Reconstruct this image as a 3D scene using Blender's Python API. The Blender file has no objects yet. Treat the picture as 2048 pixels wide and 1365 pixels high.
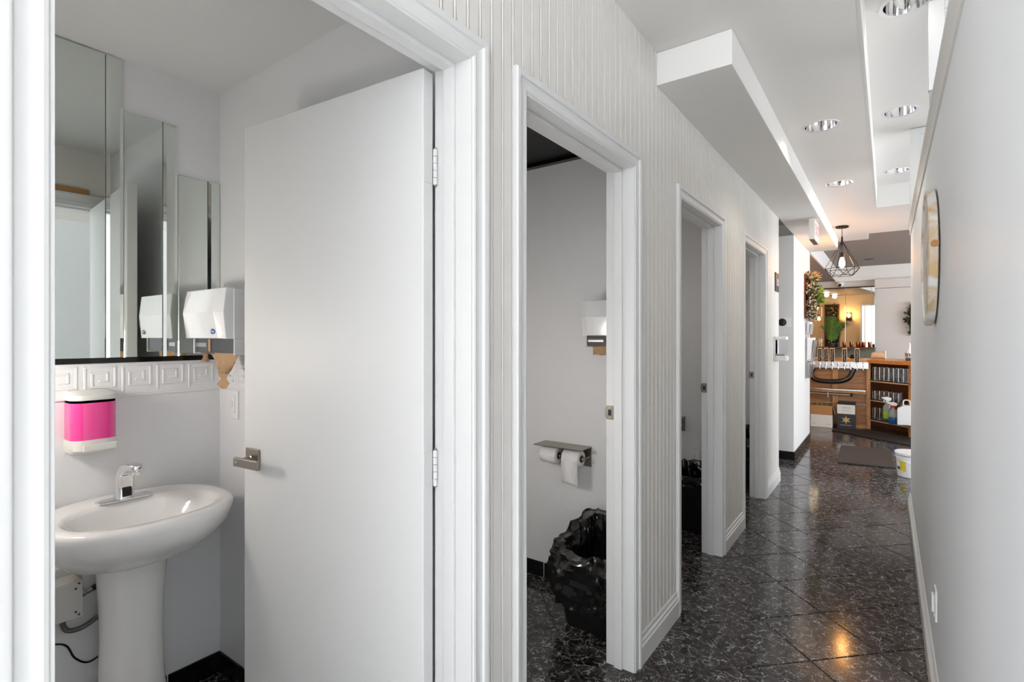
import bpy, bmesh, math, random
from mathutils import Vector, Matrix, noise
random.seed(7)
PI = math.pi
SC = bpy.context.scene
COL = SC.collection

# ------------------------------------------------------------------ camera, world, exposure
YAW, FPX, HCAM, V0 = 0.62575, 1039.3, 1.37, 674.1
cam_d = bpy.data.cameras.new('camera'); cam = bpy.data.objects.new('camera', cam_d); COL.objects.link(cam)
cam.location = (0, 0, HCAM); cam.rotation_euler = (PI/2, 0, YAW)
cam_d.sensor_width = 36; cam_d.lens = FPX/2048*36; cam_d.shift_y = (V0-682.5)/2048
cam_d.clip_start = 0.02
SC.camera = cam
W = bpy.data.worlds.new('World'); SC.world = W; W.use_nodes = True
W.node_tree.nodes['Background'].inputs[0].default_value = (0.93, 0.975, 1.03, 1)
W.node_tree.nodes['Background'].inputs[1].default_value = 8.0
SC.view_settings.view_transform = 'Standard'; SC.view_settings.look = 'None'
SC.view_settings.gamma = 1; SC.view_settings.use_curve_mapping = False
SC.view_settings.exposure = 0.0

def ray(u, v):
    a = (u-1024)/FPX; s, c = math.sin(YAW), math.cos(YAW)
    return (a*c-s, a*s+c, (V0-v)/FPX)
def onX(u, v, x): d = ray(u, v); t = x/d[0]; return (x, d[1]*t, HCAM+d[2]*t)
def onY(u, v, y): d = ray(u, v); t = y/d[1]; return (d[0]*t, y, HCAM+d[2]*t)
def onZ(u, v, z): d = ray(u, v); t = (z-HCAM)/d[2]; return (d[0]*t, d[1]*t, z)

# ------------------------------------------------------------------ materials
def lin(c): return c/12.92 if c <= 0.04045 else ((c+0.055)/1.055)**2.4
def rgb(r, g, b): return (lin(r/255), lin(g/255), lin(b/255), 1)
def mat(name, col, rough=0.5, metal=0.0, bump=0.0, bscale=60, var=0.0, vscale=4, emit=None, es=0, trans=0, ior=1.45, coat=0, alpha=1, stretch=None):
    m = bpy.data.materials.new(name); m.use_nodes = True; nt = m.node_tree; b = nt.nodes['Principled BSDF']
    b.inputs['Base Color'].default_value = col; b.inputs['Roughness'].default_value = rough
    b.inputs['Metallic'].default_value = metal; b.inputs['IOR'].default_value = ior
    b.inputs['Transmission Weight'].default_value = trans; b.inputs['Coat Weight'].default_value = coat
    if emit: b.inputs['Emission Color'].default_value = emit; b.inputs['Emission Strength'].default_value = es
    if bump or var:
        tc = nt.nodes.new('ShaderNodeTexCoord'); src = tc.outputs['Object']
        if stretch:
            mp = nt.nodes.new('ShaderNodeMapping'); mp.inputs['Scale'].default_value = stretch
            nt.links.new(src, mp.inputs[0]); src = mp.outputs[0]
    if bump:
        n = nt.nodes.new('ShaderNodeTexNoise'); n.inputs['Scale'].default_value = bscale; n.inputs['Detail'].default_value = 4
        bp = nt.nodes.new('ShaderNodeBump'); bp.inputs['Strength'].default_value = bump; bp.inputs['Distance'].default_value = 0.004
        nt.links.new(src, n.inputs[0]); nt.links.new(n.outputs[0], bp.inputs['Height']); nt.links.new(bp.outputs[0], b.inputs['Normal'])
    if var:
        n = nt.nodes.new('ShaderNodeTexNoise'); n.inputs['Scale'].default_value = vscale; n.inputs['Detail'].default_value = 5
        r = nt.nodes.new('ShaderNodeValToRGB'); nt.links.new(src, n.inputs[0]); nt.links.new(n.outputs[0], r.inputs[0])
        r.color_ramp.elements[0].position = 0.3; r.color_ramp.elements[1].position = 0.7
        r.color_ramp.elements[0].color = tuple(max(0, c*(1-var)) for c in col[:3])+(1,)
        r.color_ramp.elements[1].color = tuple(min(1, c*(1+var)) for c in col[:3])+(1,)
        nt.links.new(r.outputs[0], b.inputs['Base Color'])
    return m
def wood(name, c1, c2, rough=0.5, axis='X', scale=6):
    m = bpy.data.materials.new(name); m.use_nodes = True; nt = m.node_tree; b = nt.nodes['Principled BSDF']
    tc = nt.nodes.new('ShaderNodeTexCoord'); mp = nt.nodes.new('ShaderNodeMapping')
    mp.inputs['Scale'].default_value = {'X': (1, 9, 9), 'Y': (9, 1, 9), 'Z': (9, 9, 1)}[axis]
    n = nt.nodes.new('ShaderNodeTexNoise'); n.inputs['Scale'].default_value = scale; n.inputs['Detail'].default_value = 6; n.inputs['Distortion'].default_value = 0.6
    r = nt.nodes.new('ShaderNodeValToRGB'); r.color_ramp.elements[0].position = 0.32; r.color_ramp.elements[1].position = 0.68
    r.color_ramp.elements[0].color = c1; r.color_ramp.elements[1].color = c2
    nt.links.new(tc.outputs['Object'], mp.inputs[0]); nt.links.new(mp.outputs[0], n.inputs[0]); nt.links.new(n.outputs[0], r.inputs[0])
    nt.links.new(r.outputs[0], b.inputs['Base Color']); b.inputs['Roughness'].default_value = rough
    return m
def marble():
    m = bpy.data.materials.new('black_marble_tile'); m.use_nodes = True; nt = m.node_tree; b = nt.nodes['Principled BSDF']
    N = nt.nodes.new; L = nt.links.new
    tc = N('ShaderNodeTexCoord'); oi = N('ShaderNodeObjectInfo')
    mul = N('ShaderNodeVectorMath'); mul.operation = 'SCALE'; mul.inputs[0].default_value = (37, 53, 11)
    L(oi.outputs['Random'], mul.inputs['Scale'])
    add = N('ShaderNodeVectorMath'); L(tc.outputs['Object'], add.inputs[0]); L(mul.outputs[0], add.inputs[1])
    wn = N('ShaderNodeTexNoise'); wn.inputs['Scale'].default_value = 16; wn.inputs['Detail'].default_value = 4; L(add.outputs[0], wn.inputs[0])
    sc = N('ShaderNodeVectorMath'); sc.operation = 'SCALE'; sc.inputs['Scale'].default_value = 0.085; L(wn.outputs['Color'], sc.inputs[0])
    w = N('ShaderNodeVectorMath'); L(add.outputs[0], w.inputs[0]); L(sc.outputs[0], w.inputs[1])
    veins = []
    for s, wd in ((20, 0.05), (42, 0.07)):
        v = N('ShaderNodeTexVoronoi'); v.feature = 'DISTANCE_TO_EDGE'; v.inputs['Scale'].default_value = s; L(w.outputs[0], v.inputs['Vector'])
        r = N('ShaderNodeMapRange'); r.inputs[1].default_value = 0; r.inputs[2].default_value = wd; r.inputs[3].default_value = 1; r.inputs[4].default_value = 0
        L(v.outputs['Distance'], r.inputs[0]); veins.append(r)
    masks = []
    for s, lo, hi in ((22, 0.42, 0.66), (40, 0.46, 0.7)):
        k = N('ShaderNodeTexNoise'); k.inputs['Scale'].default_value = s; k.inputs['Detail'].default_value = 3; L(add.outputs[0], k.inputs[0])
        r = N('ShaderNodeMapRange'); r.inputs[1].default_value = lo; r.inputs[2].default_value = hi; L(k.outputs[0], r.inputs[0]); masks.append(r)
    prods = []
    for v, k in zip(veins, masks):
        p = N('ShaderNodeMath'); p.operation = 'MULTIPLY'; L(v.outputs[0], p.inputs[0]); L(k.outputs[0], p.inputs[1]); prods.append(p)
    mx = N('ShaderNodeMath'); mx.operation = 'MAXIMUM'; L(prods[0].outputs[0], mx.inputs[0]); L(prods[1].outputs[0], mx.inputs[1])
    cl = N('ShaderNodeTexNoise'); cl.inputs['Scale'].default_value = 16; cl.inputs['Detail'].default_value = 6; L(w.outputs[0], cl.inputs[0])
    cr = N('ShaderNodeValToRGB'); cr.color_ramp.elements[0].position = 0.4; cr.color_ramp.elements[1].position = 0.72
    cr.color_ramp.elements[0].color = rgb(22, 20, 20); cr.color_ramp.elements[1].color = rgb(66, 61, 60); L(cl.outputs[0], cr.inputs[0])
    mix = N('ShaderNodeMix'); mix.data_type = 'RGBA'; L(mx.outputs[0], mix.inputs['Factor']); L(cr.outputs[0], mix.inputs[6]); mix.inputs[7].default_value = rgb(186, 183, 186)
    L(mix.outputs[2], b.inputs['Base Color'])
    b.inputs['Roughness'].default_value = 0.13; b.inputs['IOR'].default_value = 1.5
    nb = N('ShaderNodeTexNoise'); nb.inputs['Scale'].default_value = 12; L(tc.outputs['Object'], nb.inputs[0])
    bp = N('ShaderNodeBump'); bp.inputs['Strength'].default_value = 0.05; bp.inputs['Distance'].default_value = 0.003; L(nb.outputs[0], bp.inputs['Height']); L(bp.outputs[0], b.inputs['Normal'])
    return m

M = {}
M['trim'] = mat('white_trim_paint', rgb(218, 218, 217), 0.35)
M['bead'] = mat('beadboard_paint', rgb(222, 219, 214), 0.45)
M['wallr'] = mat('corridor_wall_paint', rgb(240, 241, 243), 0.5, bump=0.08, bscale=90)
M['wallw'] = mat('white_wall_paint', rgb(222, 221, 218), 0.55, bump=0.06, bscale=90)
M['bath'] = mat('grey_washroom_paint', rgb(232, 232, 233), 0.42, bump=0.25, bscale=35)
M['bathc'] = mat('washroom_ceiling_paint', rgb(216, 216, 214), 0.6, bump=0.1, bscale=50)
M['ceil'] = mat('ceiling_paint', rgb(232, 229, 225), 0.6, bump=0.05, bscale=60)
M['beam'] = mat('soffit_paint', rgb(232, 230, 226), 0.5, bump=0.04, bscale=60)
M['taupe'] = mat('taupe_ceiling_paint', rgb(150, 139, 131), 0.6, var=0.06, vscale=3, stretch=(0.6, 14, 1))
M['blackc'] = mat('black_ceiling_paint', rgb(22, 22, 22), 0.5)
M['door'] = mat('door_paint', rgb(222, 222, 221), 0.45, bump=0.12, bscale=22)
M['tile'] = marble()
M['grout'] = mat('dark_grout', rgb(62, 53, 48), 0.8, bump=0.2)
M['basetile'] = mat('black_glazed_tile', rgb(14, 14, 14), 0.14)
M['porc'] = mat('white_porcelain', rgb(236, 234, 232), 0.07, coat=0.5)
M['chrome'] = mat('chrome', (0.82, 0.82, 0.83, 1), 0.06, 1)
M['nickel'] = mat('brushed_nickel', rgb(150, 144, 134), 0.3, 1, bump=0.05, bscale=120)
M['steel'] = mat('brushed_steel', rgb(176, 172, 168), 0.28, 1)
M['mirror'] = mat('mirror_silver', rgb(222, 228, 224), 0.01, 1)
M['mirroredge'] = mat('mirror_edge_dark', rgb(52, 56, 54), 0.3)
M['black'] = mat('black_plastic', rgb(16, 16, 17), 0.35)
M['blackgloss'] = mat('black_gloss_strip', rgb(8, 8, 9), 0.12)
M['bag'] = mat('black_bin_liner', rgb(20, 20, 20), 0.16, coat=0.6)
M['bin'] = mat('black_bin_plastic', rgb(22, 23, 23), 0.42)
M['white'] = mat('white_plastic', rgb(238, 238, 238), 0.25)
M['whitegloss'] = mat('white_enamel', rgb(232, 232, 233), 0.12, coat=0.3)
M['darkgrey'] = mat('dark_grey_plastic', rgb(62, 62, 66), 0.3)
M['soap'] = mat('pink_liquid_soap', rgb(240, 60, 150), 0.2, coat=0.8)
M['clear'] = mat('clear_plastic', (0.95, 0.96, 1, 1), 0.03, trans=1, ior=1.03)
M['glass'] = mat('drinking_glass', (0.97, 0.98, 0.98, 1), 0.04, trans=1, ior=1.45, coat=0.5)
M['haze'] = mat('hazy_plastic', rgb(206, 212, 212), 0.15, trans=0.55, ior=1.2)
M['ivory'] = mat('ivory_plastic', rgb(226, 224, 218), 0.3)
M['kraft'] = mat('brown_paper_towel', rgb(182, 150, 116), 0.85, bump=0.4, bscale=50, var=0.08)
M['paper'] = mat('white_tissue', rgb(240, 240, 240), 0.9, bump=0.3, bscale=160)
M['blue'] = mat('blue_enamel_badge', rgb(30, 82, 150), 0.25)
M['red'] = mat('red_print', rgb(216, 158, 154), 0.5)
M['grey'] = mat('grey_plastic', rgb(170, 170, 170), 0.4)
M['metalbox'] = mat('pale_metal_box', rgb(196, 194, 188), 0.35, 0.3)
M['cable'] = mat('black_cable', rgb(14, 14, 14), 0.45)
M['hose'] = mat('braided_hose', rgb(120, 116, 110), 0.35, 0.8, bump=0.6, bscale=300)
M['pine'] = wood('golden_pine', rgb(168, 112, 62), rgb(204, 150, 92), 0.45, 'Z')
M['ply'] = wood('orange_plywood', rgb(146, 96, 54), rgb(182, 128, 78), 0.45, 'X', 3)
M['counter'] = wood('varnished_counter', rgb(190, 116, 46), rgb(222, 150, 76), 0.25, 'X')
M['dkwood'] = wood('dark_stained_wood', rgb(84, 44, 24), rgb(120, 66, 36), 0.4, 'X')
M['shelf'] = wood('pale_shelf_edge', rgb(206, 166, 128), rgb(224, 188, 152), 0.5, 'X')
M['rubber'] = mat('dark_rubber', rgb(38, 33, 31), 0.75, bump=0.4, bscale=200)
M['mat'] = mat('brown_rubber_mat', rgb(66, 55, 50), 0.7, bump=0.3, bscale=180)
M['cream'] = mat('cream_dining_wall', rgb(226, 204, 170), 0.6)
M['greige'] = mat('greige_far_wall', rgb(214, 208, 202), 0.6)
M['green'] = mat('sage_panel', rgb(120, 122, 104), 0.5, var=0.25, vscale=40)
M['leaf'] = mat('green_leaf', rgb(62, 98, 44), 0.5, var=0.35, vscale=30)
M['leaf2'] = mat('yellow_green_leaf', rgb(122, 150, 50), 0.5, var=0.3, vscale=30)
M['leafd'] = mat('dark_leaf', rgb(44, 50, 30), 0.55, var=0.4, vscale=30)
M['bloom'] = mat('dried_pink_blossom', rgb(206, 172, 150), 0.8, var=0.25, vscale=60)
M['straw'] = mat('straw_grass', rgb(222, 176, 112), 0.8, var=0.2, vscale=40)
M['card'] = mat('cardboard', rgb(180, 132, 84), 0.8)
M['boxw'] = mat('white_carton', rgb(226, 222, 216), 0.7)
M['boxb'] = mat('black_carton', rgb(42, 41, 42), 0.45)
M['gold'] = mat('gold_print', rgb(190, 160, 104), 0.5)
M['chalk'] = mat('chalk_white', rgb(206, 204, 200), 0.9)
M['slate'] = mat('chalkboard_black', rgb(38, 36, 36), 0.7)
M['yellow'] = mat('yellow_label', rgb(232, 214, 70), 0.5)
M['purple'] = mat('purple_print', rgb(70, 56, 116), 0.5)
M['redcap'] = mat('red_plastic', rgb(206, 40, 36), 0.35)
M['bluel'] = mat('blue_cleaner', rgb(40, 92, 150), 0.15, coat=0.5)
M['greenl'] = mat('green_label', rgb(150, 196, 60), 0.4)
M['copper'] = mat('copper', rgb(214, 140, 90), 0.22, 1)
M['stone'] = mat('pale_stone', rgb(222, 196, 160), 0.6)
M['iron'] = mat('dark_bronze_iron', rgb(52, 46, 42), 0.4, 0.8)
M['exitw'] = mat('exit_sign_housing', rgb(226, 222, 214), 0.4)
M['exitface'] = mat('exit_sign_face', rgb(240, 226, 222), 0.3)
M['bulb'] = mat('warm_filament_bulb', rgb(255, 200, 120), 0.2, emit=(1, 0.45, 0.12, 1), es=140)
M['can'] = mat('downlight_bulb', rgb(255, 240, 220), 0.3, emit=(1, 0.86, 0.7, 1), es=2.5)
M['daylit'] = mat('daylit_window_pane', (1, 1, 1, 1), 0.3, emit=(0.92, 0.97, 1, 1), es=1.5)
def clockwood():
    m = mat('whitewashed_wood', rgb(228, 222, 214), 0.7, bump=0.5, bscale=25); nt = m.node_tree; b = nt.nodes['Principled BSDF']
    tc = nt.nodes.new('ShaderNodeTexCoord'); n = nt.nodes.new('ShaderNodeTexNoise'); n.inputs['Scale'].default_value = 9; n.inputs['Detail'].default_value = 7; n.inputs['Distortion'].default_value = 1.2
    r = nt.nodes.new('ShaderNodeValToRGB'); r.color_ramp.elements[0].position = 0.36; r.color_ramp.elements[1].position = 0.52
    r.color_ramp.elements[0].color = rgb(206, 178, 138); r.color_ramp.elements[1].color = rgb(228, 224, 218)
    nt.links.new(tc.outputs['Object'], n.inputs[0]); nt.links.new(n.outputs[0], r.inputs[0]); nt.links.new(r.outputs[0], b.inputs['Base Color'])
    return m
M['clock'] = clockwood()

# ------------------------------------------------------------------ mesh helpers
class G:
    def __init__(s): s.v = []; s.f = []
    def add(s, vs, fs):
        o = len(s.v); s.v += [tuple(v) for v in vs]; s.f += [tuple(i+o for i in f) for f in fs]; return s
    def box(s, x0, x1, y0, y1, z0, z1):
        vs = [(x, y, z) for z in (z0, z1) for y in (y0, y1) for x in (x0, x1)]
        return s.add(vs, [(0, 2, 3, 1), (4, 5, 7, 6), (0, 1, 5, 4), (2, 6, 7, 3), (0, 4, 6, 2), (1, 3, 7, 5)])
    def quad(s, a, b, c, d): return s.add([a, b, c, d], [(0, 1, 2, 3)])
    def prism(s, poly, axis, a, b):
        n = len(poly); P = {'x': lambda p, t: (t, p[0], p[1]), 'y': lambda p, t: (p[0], t, p[1]), 'z': lambda p, t: (p[0], p[1], t)}[axis]
        vs = [P(p, a) for p in poly]+[P(p, b) for p in poly]
        fs = [(i, (i+1) % n, n+(i+1) % n, n+i) for i in range(n)]+[tuple(range(n-1, -1, -1)), tuple(range(n, 2*n))]
        return s.add(vs, fs)
    def loft(s, rings, cap0=True, cap1=True):
        n = len(rings[0]); vs = [p for r in rings for p in r]; fs = []
        for k in range(len(rings)-1):
            for i in range(n):
                j = (i+1) % n; fs.append((k*n+i, k*n+j, (k+1)*n+j, (k+1)*n+i))
        if cap0: fs.append(tuple(range(n-1, -1, -1)))
        if cap1: fs.append(tuple(range((len(rings)-1)*n, len(rings)*n)))
        return s.add(vs, fs)
    def lathe(s, prof, c=(0, 0, 0), n=24, axis='z', cap0=True, cap1=True):
        rings = []
        for r, h in prof:
            ring = []
            for i in range(n):
                a = 2*PI*i/n; p, q = r*math.cos(a), r*math.sin(a)
                if axis == 'z': ring.append((c[0]+p, c[1]+q, c[2]+h))
                elif axis == 'y': ring.append((c[0]+q, c[1]+h, c[2]+p))
                else: ring.append((c[0]+h, c[1]+p, c[2]+q))
            rings.append(ring)
        return s.loft(rings, cap0, cap1)
    def tube(s, pts, r, n=8, cap=True):
        pts = [Vector(p) for p in pts]; rings = []; up = Vector((0, 0, 1)); prev = None
        for i, p in enumerate(pts):
            t = (pts[min(i+1, len(pts)-1)]-pts[max(i-1, 0)]).normalized()
            if prev is None:
                ref = up if abs(t.dot(up)) < 0.95 else Vector((1, 0, 0)); a = t.cross(ref).normalized()
            else: a = (prev-t*prev.dot(t)).normalized()
            prev = a; b = t.cross(a); rr = r[i] if isinstance(r, (list, tuple)) else r
            rings.append([tuple(p+a*rr*math.cos(2*PI*k/n)+b*rr*math.sin(2*PI*k/n)) for k in range(n)])
        return s.loft(rings, cap, cap)
def smoothpath(pts, k=6):
    out = []; P = [Vector(p) for p in pts]
    for i in range(len(P)-1):
        p0 = P[max(i-1, 0)]; p1 = P[i]; p2 = P[i+1]; p3 = P[min(i+2, len(P)-1)]
        for j in range(k):
            t = j/k
            out.append(0.5*((2*p1)+(p2-p0)*t+(2*p0-5*p1+4*p2-p3)*t*t+(-p0+3*p1-3*p2+p3)*t**3))
    out.append(P[-1]); return out
def mesh(name, g, m, smooth=False, o=(0, 0, 0), ang=40):
    me = bpy.data.meshes.new(name)
    me.from_pydata([(v[0]-o[0], v[1]-o[1], v[2]-o[2]) for v in g.v], [], g.f)
    bm = bmesh.new(); bm.from_mesh(me); bmesh.ops.recalc_face_normals(bm, faces=bm.faces); bm.to_mesh(me); bm.free()
    for mm in (m if isinstance(m, list) else [m]): me.materials.append(M[mm])
    if smooth:
        me.shade_smooth(); me.set_sharp_from_angle(angle=math.radians(ang))
    return me
ORG = {}
def bev(o, w, seg=2):
    if w:
        b = o.modifiers.new('bevel', 'BEVEL'); b.width = w; b.segments = seg; b.limit_method = 'ANGLE'; b.angle_limit = math.radians(35)
        b.harden_normals = False
def tag(o, label, cat, group=None):
    o['label'] = label; o['category'] = cat
    if group: o['group'] = group
def thing(name, label, cat, loc=(0, 0, 0), rz=0, group=None):
    o = bpy.data.objects.new(name, None); COL.objects.link(o); o.location = loc; o.rotation_euler = (0, 0, rz)
    o.empty_display_size = 0.1; tag(o, label, cat, group); ORG[o.name] = tuple(loc); return o
def part(name, g, m, parent, smooth=False, bevel=0, w=True, label=None, ang=40, seg=2):
    """mesh child; g in world coordinates (w) or local to the parent's root"""
    o = bpy.data.objects.new(name, mesh(name, g, m, smooth, ORG[parent.name] if w else (0, 0, 0), ang)); COL.objects.link(o)
    o.parent = parent; ORG[o.name] = ORG[parent.name]; bev(o, bevel, seg)
    if label: o['label'] = label
    return o
def solo(name, g, m, label, cat, loc, smooth=False, bevel=0, group=None, ang=40):
    o = bpy.data.objects.new(name, mesh(name, g, m, smooth, loc, ang)); COL.objects.link(o); o.location = loc
    ORG[o.name] = tuple(loc); tag(o, label, cat, group); bev(o, bevel); return o
def struct(name, g, m, label, parent=None, smooth=False, bevel=0, cat=None):
    o = bpy.data.objects.new(name, mesh(name, g, m, smooth)); COL.objects.link(o); ORG[o.name] = (0, 0, 0)
    if parent: o.parent = parent
    else: o['kind'] = 'structure'; o['label'] = label; o['category'] = cat or name.split('_')[0]
    bev(o, bevel); return o
def inst(name, me, parent, loc, rz=0):
    o = bpy.data.objects.new(name, me); COL.objects.link(o); o.location = loc; o.rotation_euler = (0, 0, rz)
    if parent: o.parent = parent
    return o
def dup(root, loc, rz=0, label=None):
    r = root.copy(); COL.objects.link(r); r.location = loc; r.rotation_euler = (0, 0, rz)
    if label: r['label'] = label
    for ch in list(root.children):
        c = ch.copy(); COL.objects.link(c); c.parent = r
        for gch in list(ch.children):
            d = gch.copy(); COL.objects.link(d); d.parent = c
    return r
def text_geo(txt, size, place, depth=0.001):
    cu = bpy.data.curves.new('txt', 'FONT'); cu.body = txt; cu.size = size; cu.align_x = 'CENTER'; cu.align_y = 'CENTER'; cu.extrude = depth/2
    ob = bpy.data.objects.new('txt', cu); COL.objects.link(ob)
    me = bpy.data.meshes.new_from_object(ob.evaluated_get(bpy.context.evaluated_depsgraph_get()))
    g = G(); g.add([place(*v.co) for v in me.vertices], [tuple(p.vertices) for p in me.polygons])
    bpy.data.objects.remove(ob); bpy.data.curves.remove(cu); bpy.data.meshes.remove(me); return g
def point_light(name, loc, energy, col, r=0.03, parent=None):
    l = bpy.data.lights.new(name, 'POINT'); l.energy = energy; l.color = col; l.shadow_soft_size = r
    o = bpy.data.objects.new(name, l); COL.objects.link(o); o.location = loc
    if parent: o.parent = parent; o.location = Vector(loc)-Vector(ORG[parent.name])
    return o

# ------------------------------------------------------------------ the setting
XB, XC, XI = -0.84, -0.822, -0.95       # beadboard face, casing face, washroom side of the wall
XS, YS = -2.22, 1.026                   # washroom sink wall, washroom end wall
ZC, ZBEAM, ZTRAY, ZBATH = 2.645, 2.498, 2.857, 2.364
XR, YR1 = 0.15, 5.2                     # corridor right wall face and its far end
DOORS = [(0.19, 0.982), (1.227, 2.002), (2.595, 3.382), (4.033, 4.801)]
ZD = 2.06
YEND, YBLK, YBLK2 = 5.49, 6.49, 7.95
YFAR = 12.4

# floor: grout bed + marble tiles laid diagonally
floor = struct('floor', G().box(-5.2, 3.4, .3, YFAR+.1, -0.06, -0.003), 'grout', 'black marble look tile floor laid diagonally along the corridor')
struct('floor_bounce', G().box(-3.4, 3.4, -4.2, .3, -.06, 0), 'ivory', 'unseen pale floor added behind the camera to bounce light up')  # kept pale to throw daylight up onto ceilings and low walls
tp, tq, P0, Q0 = 0.3325, 0.3345, 1.262-0.3325*12, 1.967-0.3345*14
gt = G(); hp, hq, e = tp/2-0.0026, tq/2-0.0026, 0.002
# local axes: p along (1,1), q along (-1,1)
gt.loft([[(sx*(hp-d), sy*(hq-d), z) for sx, sy in ((-1, -1), (1, -1), (1, 1), (-1, 1))] for d, z in ((0, -0.008), (0, -e), (e, 0))])
tile_me = mesh('tile', gt, 'tile')
def want_tile(x, y):
    if -1.0 < x < 0.35 and 0.6 < y < 8.0: return True
    if -2.45 < x <= -1.0 and 0.35 < y < 5.5: return True
    if -1.5 < x < 0.7 and 5.2 < y < 9.5: return True
    return False
for i in range(-6, 46):
    for j in range(-6, 46):
        p = P0+tp*(i+.5); q = Q0+tq*(j+.5); x = (p-q)/2**.5; y = (p+q)/2**.5
        if want_tile(x, y): inst('tile', tile_me, floor, (x, y, 0), PI/4)

# the rest of the tiling, out of the photograph, as one joined field
gf = G()
for i in range(-20, 60):
    for j in range(-12, 60):
        p = P0+tp*(i+.5); q = Q0+tq*(j+.5); x = (p-q)/2**.5; y = (p+q)/2**.5
        if want_tile(x, y) or not (-5.1 < x < 3.2 and .35 < y < YFAR-.1) or (x < -1.1 and y < 7.8): continue
        c45 = 2**-.5; gf.add([(x+(a_*hp-b_*hq)*c45, y+(a_*hp+b_*hq)*c45, 0) for a_, b_ in ((-1, -1), (1, -1), (1, 1), (-1, 1))], [(0, 1, 2, 3)])
tf = struct('tile_field', gf, 'tile', '', floor); tf['kind'] = 'stuff'
# left wall: core + beadboard planks
g = G()
seg = [-.3]+[k for d in DOORS for k in (d[0]-.02, d[1]+.02)]+[YEND]
for a, b in zip(seg[0::2], seg[1::2]): g.box(XI, XB-.008, a, b, 0, ZC)
for a, b in DOORS: g.box(XI, XB-.008, a-.02, b+.02, ZD+.02, ZC)
wl = struct('wall_left', g, 'bead', 'off white beadboard wall with four washroom doorways')
pw = 0.0476
prof = [(0, 0), (0, .0085), (.0315, .0085), (.033, .0022), (.036, .0022), (.0372, .0075), (.0397, .0094), (.0422, .0075), (.0434, .0022), (.0464, .0022), (.0476, .0085), (.0476, 0)]
def plank_me(z0, z1): return mesh('plank', G().prism([(XB-.008+d, y) for y, d in prof], 'z', z0, z1), 'bead', True, ang=25)
pm_full, pm_head = plank_me(0.0, ZC), plank_me(ZD+.03, ZC)
y = -0.3
while y+pw < YEND:
    hit = any(y+pw > a-.015 and y < b+.015 for a, b in DOORS)
    inst('plank', pm_head if hit else pm_full, wl, (0, y, 0)); y += pw
struct('trim_corner', G().box(XB-.012, XB+.002, y, YEND, 0, ZC), 'bead', 'narrow flat corner strip at the end of the beadboard wall')

# door casings, jambs, stops, strike plates
cprof = [(0, 0), (0, .007), (.003, .011), (.008, .0125), (.014, .0105), (.026, .0095), (.034, .012), (.037, .017), (.040, .0185), (.053, .0185), (.056, .015), (.057, 0)]
def casing(parent, y0, y1, z1, xf, sx):
    """three mitred lengths round an opening; xf wall face, sx side the casing stands out to"""
    for nm, f in (('casing', lambda t, d, e: (xf+sx*d, y0-t, e*(z1+t))), ('casing', lambda t, d, e: (xf+sx*d, y1+t, e*(z1+t))), ('casing', lambda t, d, e: (xf+sx*d, (y0-t)*(1-e)+(y1+t)*e, z1+t))):
        part(nm, G().loft([[f(t, d, e) for t, d in cprof] for e in (0, 1)]), 'trim', parent, True, ang=30)
dlab = ['white moulded casing round the nearest doorway with the washroom sink', 'white moulded casing round the doorway showing the toilet paper holder',
        'white moulded casing round the third doorway along the beadboard wall', 'white moulded casing round the farthest washroom doorway']
for k, (a, b) in enumerate(DOORS):
    t = thing('trim_%d' % (k+1), dlab[k], 'door frame', (XI, (a+b)/2, 0)); t['kind'] = 'structure'
    casing(t, a-.004, b+.004, ZD+.004, XB-.0015, 1)
    if k == 0:
        casing(t, a-.012, b+.012, ZD+.012, XI, -1)
        part('bare_wood_patch', G().box(XI-.012, XI, .78, .93, ZD+.07, ZD+.095), 'card', t)
    xb, xf = -0.958, XB+.006
    for ya, yb in ((a-.02, a), (b, b+.02)): part('jamb', G().box(xb, xf, ya, yb, 0, ZD+.02), 'trim', t, bevel=.001)
    part('jamb_head', G().box(xb, xf, a, b, ZD, ZD+.02), 'trim', t, bevel=.001)
    part('door_stop', G().box(-.919, -.884, b-.011, b, 0, ZD), 'trim', t, bevel=.0015)
    part('door_stop', G().box(-.919, -.884, a, a+.011, 0, ZD), 'trim', t, bevel=.0015)
    part('door_stop', G().box(-.919, -.884, a+.011, b-.011, ZD-.011, ZD), 'trim', t, bevel=.0015)
    if k:
        zs = onY((1223, 1420, 1513)[k-1], (826, 777, 751)[k-1], b)[2]
        sp = part('strike_plate', G().prism([(-.925, zs-.029), (-.955, zs-.029), (-.963, zs-.018), (-.963, zs+.018), (-.955, zs+.029), (-.925, zs+.029)], 'y', b-.0025, b), 'nickel', t, label='brushed nickel strike plate')
        part('latch_hole', G().box(-.948, -.934, b-.0032, b-.0026, zs-.012, zs+.012), 'black', sp)
        for dz in (-.021, .021): part('screw', G().lathe([(.0035, -.0034), (.0035, -.0025)], (-.941, b, zs+dz), 10, 'y'), 'steel', sp)

# baseboards of the corridor
def base_poly(x, s): return [(x, 0), (x+s*.018, 0), (x+s*.018, .078), (x+s*.013, .083), (x+s*.015, .096), (x+s*.008, .102), (x+s*.009, .118), (x+s*.004, .125), (x, .125)]
bl = thing('baseboard_left', 'white stepped baseboards between the doorways of the beadboard wall', 'baseboard', (XB, 2, 0)); bl['kind'] = 'structure'
for a, b in ((DOORS[0][1]+.057, DOORS[1][0]-.057), (DOORS[1][1]+.057, DOORS[2][0]-.057), (DOORS[2][1]+.057, DOORS[3][0]-.057), (DOORS[3][1]+.057, YEND+.018)):
    part('board', G().prism(base_poly(XB-.003, 1), 'y', a, b), 'trim', bl)
struct('baseboard_right', G().prism(base_poly(XR, -1), 'y', -4.2, YR1+.018), 'trim', 'white baseboard along the smooth right wall')

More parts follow.
